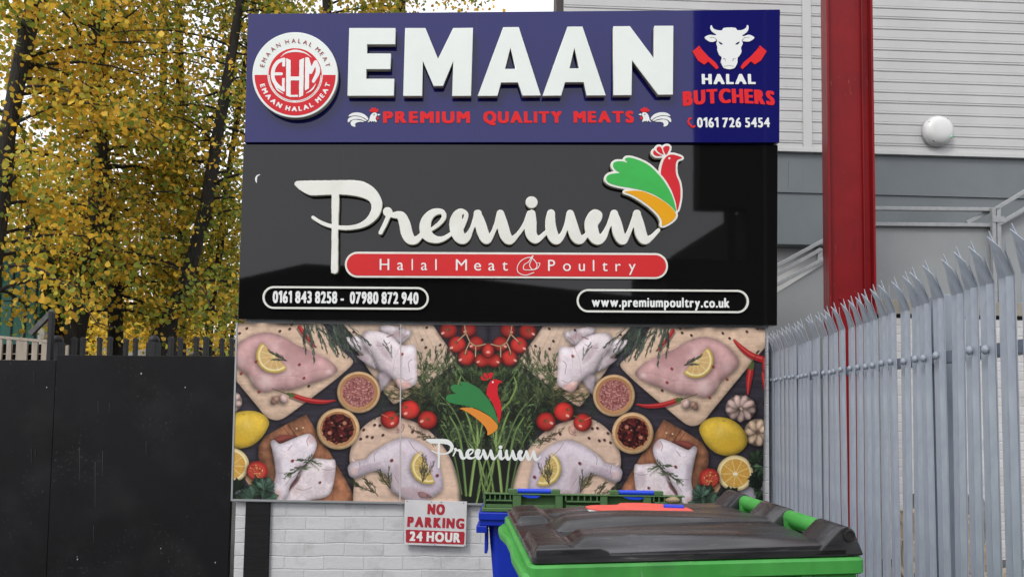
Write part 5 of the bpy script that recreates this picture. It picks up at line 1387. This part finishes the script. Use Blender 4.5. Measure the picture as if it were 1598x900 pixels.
MB().tube([(1.062, .602, RZ+.060), (1.062, .783, RZ+.060)], .028, 16).build('hinge_bar', M['bin_green'], green, smooth=True)

# ------------------------------------------------------------------ blue container behind it with a green lid, hinge side towards us
M['bin_blue'] = mat('blue_bin_plastic', (0.004, 0.024, 0.36), 0.38, c2=(0.005, 0.03, 0.43), scale=4)
M['lid_green'] = mat('dark_green_lid', (0.070, 0.145, 0.055), 0.42, c2=(0.085, 0.17, 0.065), scale=5)
M['hinge_blue'] = mat('blue_hinge', (0.012, 0.055, 0.62), 0.4)
Bz = 1.75 - (770-626)/1150*4.2
bo_ = at(748, 828, 4.2)
BM_ = Matrix.Translation((bo_.x, 4.2, 0)) @ Matrix.Rotation(R(-1.2), 4, 'Z')
blueb = empty('wheeled_bin', BM_, 'blue wheeled container with dark green lid behind the green one', 'bin')
LW, LD = 1.20, .72
zr0 = on_z(752, 797, 1)  # unused height guide
zrim = EYE.z - (796.5-626)/1150*4.2
m = MB(); b, n = loft(m, [(rrect(.12,.10,LW-.12,LD-.10,.05), .25), (rrect(.045,.05,LW-.045,LD-.05,.05), zrim-.06), (rrect(.045,.05,LW-.045,LD-.05,.05), zrim-.002)]); m.f.append(tuple(b+i for i in range(n))[::-1])
m.build('tub', M['bin_blue'], blueb, smooth=True)
m = MB(); m.box((-.005,-.015,zrim-.045),(LW+.005,LD,zrim)).box((.0,-.002,zrim-.078),(LW,LD-.01,zrim-.0455)); m.build('rim', M['bin_blue'], blueb, bevel=.006)
MB().box((-.018,.0,zrim-.118),(.044,.40,zrim-.0785)).build('lifting_lug', M['bin_blue'], blueb, bevel=.005); MB().box((LW-.044,.0,zrim-.118),(LW+.018,.40,zrim-.0785)).build('lifting_lug', M['bin_blue'], blueb, bevel=.005); MB().box((.028,.040,zrim-.24),(.0445,.16,zrim-.119)).build('side_rib', M['bin_blue'], blueb, bevel=.003)
for x in (.2, LW-.2):
    for y in (.14, LD-.14): MB().lathe([(.02,-.025),(.095,-.025),(.10,-.015),(.10,.015),(.095,.025),(.02,.025)], Matrix.Translation((x, y, .10)) @ Matrix.Rotation(R(90), 4, 'X'), 20).build('wheel', M['rubber'], blueb, smooth=True)
# lid: pocketed hinge face (pixel columns of the photograph turned into metres along it)
def bx(px): return (px-748)/1150*4.2 + .0
zt = EYE.z - (770.5-626)/1150*4.2 + .01
m = MB()
zl0 = zrim + .003
lx1 = bx(1062)
m.hexa([Vector(p) for p in ((.012,-.010,zl0),(lx1+.03,-.010,zl0),(lx1+.03,LD+.02,zl0),(.03,LD+.02,zl0),(.012,-.010,zl0+.022),(lx1+.03,-.010,zl0+.022),(lx1+.02,LD+.01,zl0+.018),(.03,LD+.01,zl0+.018))])
lidb = m.build('lid', M['lid_green'], blueb, bevel=.004)
m = MB(); m.hexa([Vector(p) for p in ((.03,.040,zl0+.0225),(lx1,.040,zl0+.0225),(lx1,LD-.02,zl0+.019),(.04,LD-.02,zl0+.019),(.03,.040,zt-.004),(lx1,.040,zt-.004),(lx1-.02,LD-.06,zl0+.022),(.06,LD-.06,zl0+.022))]).build('lid_top', M['lid_green'], lidb, bevel=.004)
m = MB(); m.box((.022,-.006,zt-.006),(lx1+.006,.045,zt))
edges = [752, 799, 812, 865, 876, 934, 945, 1000, 1012, 1062]
for k in range(1, 8, 2): m.box((bx(edges[k]), -.002, zl0+.0225), (bx(edges[k+1]), .039, zt-.0065))
m.box((bx(752)+.006,.0,zl0+.0225),(bx(752)+.018,.039,zt-.0065))
for p0, p1 in ((752,799),(876,934),(1012,1062)):
    for k in range(6):
        x = bx(p0+(p1-p0)*(k+.5)/6); m.box((x-.004, -.001, zt-.036), (x+.004, .038, zt-.0068))
    m.box((bx(p0)+.02, -.003, zt-.044), (bx(p1)-.002, .038, zt-.036))
    m.box((bx(p0)+.02, .004, zl0+.0226), (bx(p1)-.002, .037, zl0+.040))
for p0, p1 in ((812,865),(945,1000)): m.box((bx(p0)+.002, .008, zl0+.0227), (bx(p1)-.002, .036, zl0+.038))
m.build('hinge_face', M['lid_green'], lidb, bevel=.0015)
for p0, p1 in ((806,858),(963,1017)):
    x0, x1 = bx(p0), bx(p1)
    h = MB().tube([(x0, .022, zt+.013), (x1, .022, zt+.013)], .0135, 14).prism([(x0+.02, zt-.008), (x1-.06, zt-.010), (x1-.08, zt-.022), (x0+.06, zt-.022)], -.010, -.0062, Matrix(((1,0,0,0),(0,0,1,0),(0,1,0,0),(0,0,0,1)))).build('hinge_pin', M['hinge_blue'], lidb, smooth=True)
    MB().box((x0-.052, .005, zt+.0005), (x0-.001, .040, zt+.024)).box((x1+.001, .005, zt+.0005), (x1+.052, .040, zt+.024)).build('hinge_lug', M['lid_green'], lidb, bevel=.003)
# small brown lump lying in the lid pocket
M['brown_lump'] = mat('brown_lump', (0.20, 0.13, 0.06), 0.6, c2=(0.42, 0.33, 0.20), scale=22, bump=.5, bump_scale=30)
bm = bmesh.new(); bmesh.ops.create_icosphere(bm, subdivisions=3, radius=1)
for v in bm.verts:
    n_ = 1 + .10*math.sin(5*v.co.x+2*v.co.z) + .06*math.sin(9*v.co.y+4*v.co.x); v.co = Vector((v.co.x*.040*n_, v.co.y*.018*n_, v.co.z*.019*n_))
me = bpy.data.meshes.new('onion'); bm.to_mesh(me); bm.free(); o = link('onion', me, M['brown_lump'], None, True)
lw_ = BM_ @ Vector((bx(1046), -.004, zt-.021)); o.matrix_world = Matrix.Translation(lw_); tag(o, 'small brown onion-like lump resting in the green lid pocket', 'lump')

# ------------------------------------------------------------------ red plastic flap lying on the black lid
M['salmon'] = mat('salmon_red_plastic', (0.80, 0.115, 0.085), 0.45, c2=(0.70, 0.09, 0.07), scale=8)
add_wear(M['salmon'], .6, (.30,.06,.05), (40, 14, 14), .66, .76)
zf = RZ + .072
fl = empty('plastic_flap', on_z(995, 795, zf), 'salmon red plastic flap with a white edge and blue strip on the black lid', 'flap')
fo = Vector(fl.location)
P = [(914,790.5),(925,787.5),(962,786.8),(969,784.2),(1000,784),(1034,786.0),(1060,788.5),(1076,793),(1081.5,797),(1076,801),(1060,803.4),(1030,803.6),(1000,802.2),(965,798.5),(935,795)]
Q = [on_z(x, y, zf) - fo for x, y in P]
Q2 = smooth_closed([(q.x, q.y) for q in Q], 4)
MB().prism([tuple(q) for q in Q2], -.004, .0).build('sheet', M['salmon'], fl)
MB().prism([tuple(q) for q in (Q2*.985 + np.array((0.004, -0.006)))], -.013, -.0045).build('underside', M['white_paint'], fl)
b4 = [on_z(x, y, zf) - fo for x, y in ((1035,788.2),(1066,789.6),(1068,792.6),(1036,791.6))]
MB().prism([(q.x, q.y) for q in b4], .0005, .006).build('blue_strip', M['hinge_blue'], fl)

# ------------------------------------------------------------------ the street behind the camera, mirrored in the glossy signs
def mirrored(p):
    p = Vector(p); return p - SIGN.n * (2 * (p - SIGN.o).dot(SIGN.n))
M['dark_brick'] = mat('dark_facade', (0.022, 0.020, 0.020), 0.8, c2=(0.035, 0.032, 0.03), scale=1)
M['mid_facade'] = mat('grey_facade', (0.12, 0.12, 0.12), 0.7, c2=(0.16, 0.16, 0.16), scale=1)
M['glass_dark'] = mat('dark_window', (0.01, 0.012, 0.015), 0.1)
def across(name, label, cat, px0, px1, pyt, Y, dep, mt):
    a, b = mirrored(at(px0, 600, Y)), mirrored(at(px1, 600, Y)); top = at(px0, pyt, Y).z
    x0, x1 = min(a.x, b.x), max(a.x, b.x); y1 = min(a.y, b.y)
    o = empty(name, ((x0+x1)/2, y1, 0), label, cat); w = (x1-x0)/2
    MB().box((-w, -dep, 0), (w, 0, top)).build('wall', mt, o)
    return o, w, top, Y
TY = 26.0
def tower():
    a, b = mirrored(at(1092, 600, TY)), mirrored(at(1420, 600, TY)); top = at(1092, -150, TY).z
    x0, x1 = min(a.x, b.x), max(a.x, b.x); y1 = min(a.y, b.y); o = empty('tower_block', ((x0+x1)/2, y1, 0), 'tall dark building opposite, mirrored at the right of the signs', 'building'); w = (x1-x0)/2
    z0, z1 = at(1100, 405, TY).z, at(1100, 322, TY).z; gap = (1168-1092)/1150*TY
    MB().box((-w, -.7, z1), (w, 0, top)).build('upper_storeys', M['dark_brick'], o)
    MB().box((-w + gap, -9, z0 + .002), (w, -.004, z1 - .002)).build('wall', M['dark_brick'], o)
    MB().box((-w - 1.2, -5, 0), (w, -.002, z0)).build('lower_storey', M['dark_brick'], o)
    MB().box((-w + gap*.62, -.5, z0 + .002), (-w + gap*.80, -.1, z1 - .002)).build('pillar', M['dark_brick'], o)
    return o, w, top
o, w, top = tower(); Y = TY
MB().box((-w + 2.35, .003, 2.0), (-w + 2.45, .06, top - .4)).build('downpipe', M['mid_facade'], o)
o, w, top, Y = across('treeline_block', 'low dark pitched block standing in for the treeline opposite, mirrored along the bottom of the black sign', 'building', 300, 1092, 452, 25, 8, M['dark_brick'])  # unseen block added for the dark treeline reflected in the black sign
MB().prism([(-w-.2, top+.002), (w+.2, top+.002), (w-6.5, top+.55), (-w+6.2, top+.95), (-w+3.6, top+1.0)], 0, 8, Matrix(((1,0,0,0),(0,0,-1,0),(0,1,0,0),(0,0,0,1)))).build('roof', M['dark_brick'], o)
# ------------------------------------------------------------------ autumn trees behind the hoarding
M['bark'] = mat('dark_bark', (0.016, 0.014, 0.012), 0.9, c2=(0.034, 0.030, 0.026), scale=5, stretch=(4, 4, .8), bump=.9, bump_scale=14, bdist=.03)
M['leaf'] = attr_mat('autumn_leaf', 0.5, 0.25, 0.52)
LEAF = np.array([(0,0,0),(.30,.34,.05),(.42,.72,.03),(0,1.0,-.06),(-.42,.72,.03),(-.30,.34,.05)])
LF = np.array([(0,1,2,3),(0,3,4,5)])
PAL = {'gold': [(.82,.52,.055),(.90,.62,.09),(.74,.44,.05),(.52,.46,.065),(.33,.38,.06),(.24,.30,.05),(.78,.50,.06)],
       'ochre': [(.74,.44,.055),(.80,.54,.08),(.60,.34,.045),(.46,.40,.06),(.30,.34,.055),(.20,.25,.045)],
       'mixed': [(.62,.46,.06),(.40,.41,.06),(.26,.32,.055),(.74,.51,.06),(.17,.23,.045)],
       'green': [(.08,.13,.03),(.11,.17,.035),(.15,.18,.03),(.06,.10,.025),(.25,.24,.03)],
       'bright': [(.88,.62,.06),(.80,.54,.05),(.90,.70,.10),(.66,.48,.05)]}
def leaves(name, centres, spread, per, size, pal, seed, parent, tintv=.28):
    r = np.random.default_rng(seed); K = len(centres); N = K*per
    cidx = np.repeat(np.arange(K), per)
    p = np.asarray(centres)[cidx] + r.normal(0, 1, (N, 3))*np.asarray(spread)
    # droop: leaves hang below the twig that carries them
    p[:, 2] -= np.abs(r.normal(0, .12, N))
    s = size*r.uniform(.65, 1.3, N)
    d = r.normal(0, 1, (N, 3)); d[:, 2] -= .9; d /= np.linalg.norm(d, axis=1)[:, None]
    q = r.normal(0, 1, (N, 3)); q[:, 2] += .5; q -= d*(q*d).sum(1)[:, None]; q /= np.linalg.norm(q, axis=1)[:, None]
    x = np.cross(d, q)
    V = p[:, None] + s[:, None, None]*(LEAF[None, :, 0:1]*x[:, None]*1.15 + LEAF[None, :, 1:2]*d[:, None] + LEAF[None, :, 2:3]*q[:, None])
    F = (np.arange(N)[:, None, None]*6 + LF[None]).reshape(-1, 4).astype(np.int32)
    P = np.array(pal); cc = r.integers(0, len(P), K)
    pick = np.where(r.random(N) < .55, cc[cidx], r.integers(0, len(P), N))
    colr = P[pick]*r.uniform(1-tintv, 1+tintv, (N, 1))*r.uniform(.8, 1.15, (K, 1))[cidx]
    me = bpy.data.meshes.new(name); me.vertices.add(N*6); me.vertices.foreach_set('co', V.ravel())
    me.loops.add(len(F)*4); me.loops.foreach_set('vertex_index', F.ravel()); me.polygons.add(len(F)); me.polygons.foreach_set('loop_start', np.arange(len(F), dtype=np.int32)*4)
    me.update(calc_edges=True)
    ca = me.color_attributes.new('tint', 'FLOAT_COLOR', 'POINT')
    ca.data.foreach_set('color', np.column_stack([np.repeat(colr, 6, 0), np.ones(N*6)]).ravel().astype(np.float32))
    return link(name, me, M['leaf'], parent)
def tree(label, Y, path, pal, seed, limbs, per=26, size=.066, zlo=2.6, top=13.0, reach=1.9, group='autumn trees behind the hoarding', forks=(), front=.5):
    """path: pixels (x, y, width) of the trunk from its foot upwards, at Y metres ahead"""
    r = random.Random(seed)
    pts = [at(x, y, Y) for x, y, w in path]; rad = [w/2*Y/FPX for x, y, w in path]
    foot = pts[0].copy(); foot.z = 0
    if pts[0].z > .3: pts = [foot] + pts; rad = [rad[0]*1.35] + rad
    else: pts[0].z = 0
    d = (pts[-1]-pts[-2]).normalized()
    while pts[-1].z < top:
        pts.append(pts[-1] + Vector((d.x*.8 + r.uniform(-.12,.12), r.uniform(-.1,.1), max(.5, d.z))).normalized()*1.1); rad.append(rad[-1]*.86)
    t = empty('autumn_tree', foot, label, 'tree', group)
    m = MB(); m.tube([p - foot for p in pts], rad, 12)
    for fk in forks:
        fp = [at(x, y, Y + .1) for x, y, w in fk]; fr_ = [w/2*Y/FPX for x, y, w in fk]
        m.tube([p - foot for p in fp], fr_, 10)
    cs = []; lb = MB()
    for k in range(limbs):
        z = zlo + (top - zlo)*((k + r.random())/limbs)**1.0
        i = max(i for i in range(len(pts)) if pts[i].z <= z) if z > pts[0].z else 0
        i = min(i, len(pts)-2); f = (z-pts[i].z)/max(.01, pts[i+1].z-pts[i].z); b = pts[i].lerp(pts[i+1], min(1, max(0, f)))
        a = r.uniform(0, 2*math.pi); L = reach*r.uniform(.6, 1.25)*(1.0 if z < top*.7 else .75)
        P = [b]; v = Vector((math.cos(a), math.sin(a), r.uniform(.2, .75))).normalized()
        for s in range(6):
            v = (v + Vector((r.uniform(-.2,.2), r.uniform(-.2,.2), -.16))).normalized(); P.append(P[-1] + v*L/6)
        lb.tube([p - foot for p in P], [max(.006, rad[i]*.26*(1-s/7)) for s in range(7)], 5)
        keep = 1.0 if v.y > -.15 else front
        for s in range(2, 7):
            for q in range(2):
                if r.random() > keep: continue
                o_ = P[s] + Vector((r.gauss(0,.20), r.gauss(0,.20), r.gauss(0,.10)))
                if q == 0: lb.tube([P[s]-foot, (P[s].lerp(o_, .5))-foot + Vector((0,0,.04)), o_-foot], [.007,.005,.003], 4, caps=False)
                cs.append(tuple(o_ - foot))
    tr = m.build('trunk', M['bark'], t, smooth=True); lb.build('limbs', M['bark'], tr, smooth=True)
    leaves('crown', cs, (.20, .20, .13), per, size, PAL[pal], seed, t)
    return t
tree('golden tree with thick leaning trunk at the far left', 9.6, [(-22,640,26),(-12,420,25),(4,300,24),(12,210,22),(30,110,23),(44,50,24),(58,-20,20),(66,-120,18)], 'gold', 21, 56, 29, 0.073, 2.7, 9.5, 1.9, front=.7)
tree('golden tree with tall upright trunk left of centre in the grove', 11.2, [(100,600,32),(118,520,30),(134,440,27),(148,360,26),(153,290,25),(157,200,21),(155,100,18),(154,0,16),(156,-120,14)], 'gold', 22, 60, 26, 0.071, 3.0, 11.0, 1.8, front=.5, forks=[[(98,560,26),(84,500,24),(74,450,21),(62,400,16),(48,340,12)]])
tree('ochre tree with slim upright trunk beside the ball-capped post', 12.4, [(181,600,24),(180,480,22),(178,420,20),(170,330,17),(164,240,14),(160,120,12)], 'ochre', 23, 54, 25, 0.069, 3.2, 10.5, 1.7, front=.52)
tree('dark green twin-stemmed tree showing sky between its leaves', 14.0, [(282,600,16),(284,400,15),(283,260,14),(281,120,13),(278,0,12),(278,-100,11)], 'green', 24, 44, 22, 0.069, 3.2, 12.5, 1.7, forks=[[(272,560,14),(262,420,13),(254,300,12),(254,160,11),(257,0,10)]])
tree('yellow green tree with curved trunk leaning towards the signs', 11.8, [(240,590,36),(250,530,30),(268,490,24),(290,440,22),(304,390,20),(322,320,20),(338,220,18),(352,140,16),(366,60,14),(380,-40,12)], 'mixed', 25, 60, 25, 0.069, 3.1, 11.0, 1.8, forks=[[(263,560,22),(266,520,20),(262,480,16)]])
tree('ochre tree tight against the left edge of the signs', 13.2, [(322,600,12),(330,480,10),(345,380,10),(352,300,9),(368,200,9),(384,90,8)], 'gold', 26, 46, 23, 0.069, 3.5, 11.5, 1.7)
tree('tall tree whose top shows above the blue sign', 15.0, [(520,640,22),(516,300,18),(512,60,15),(508,-40,13)], 'mixed', 27, 46, 23, 0.084, 7.0, 13.6, 2.1)
tree('tall tree whose bare twigs reach past the blue sign corner', 15.6, [(640,640,20),(634,300,17),(628,60,13),(626,-40,11)], 'ochre', 28, 40, 18, 0.079, 8.0, 13.0, 1.9)
def mass_tree(label, px, Y, zc, hw, hh, pal, seed, n, size=.11):
    r = random.Random(seed); p = at(px, 600, Y); foot = Vector((p.x, p.y, 0)); t = empty('background_tree', foot, label, 'tree', 'yellow trees in the distance')
    m = MB().tube([(0,0,0),(.1,0,zc*.6),(0,0,zc)], [.22,.16,.08], 8); cs = []
    for k in range(14):
        a = r.uniform(0, 6.28); e = Vector((math.cos(a)*hw*.7, math.sin(a)*hw*.7, zc + r.uniform(-hh*.6, hh*.8))); m.tube([(0,0,zc*.55),(e.x*.5, e.y*.5, e.z-.3), e], [.07,.045,.015], 5)
    for k in range(n):
        u = Vector((r.gauss(0,1), r.gauss(0,1), r.gauss(0,1))).normalized()*(r.random()**.4); cs.append((u.x*hw, u.y*hw, zc + u.z*hh))
    m.build('trunk', M['bark'], t); leaves('crown', cs, (.26,.26,.2), 22, size, PAL[pal], seed, t)
for i, (lab, px, Y, zc, hw, hh, pal, n) in enumerate((
    ('bright yellow tree low in the gap between the curved and slim trunks', 222, 21, 3.0, 2.0, 2.2, 'bright', 260), ('yellow tree in the distance behind the signs left edge', 345, 19, 3.6, 2.0, 2.6, 'gold', 190),
    ('olive tree in the distance behind the upright golden trunk', 130, 23, 6.4, 2.6, 3.0, 'mixed', 170), ('ochre tree in the distance above the green shed', 20, 20, 6.0, 2.6, 3.2, 'gold', 200), ('dark olive tree in the distance between the twin stems and curved trunk', 300, 22, 6.0, 2.0, 2.8, 'mixed', 130))):
    mass_tree(lab, px, Y, zc, hw, hh, pal, 60 + i, n)
# a few fallen-forward sprays near the hoarding belong to the first tree's crown; nothing else grows in front of it
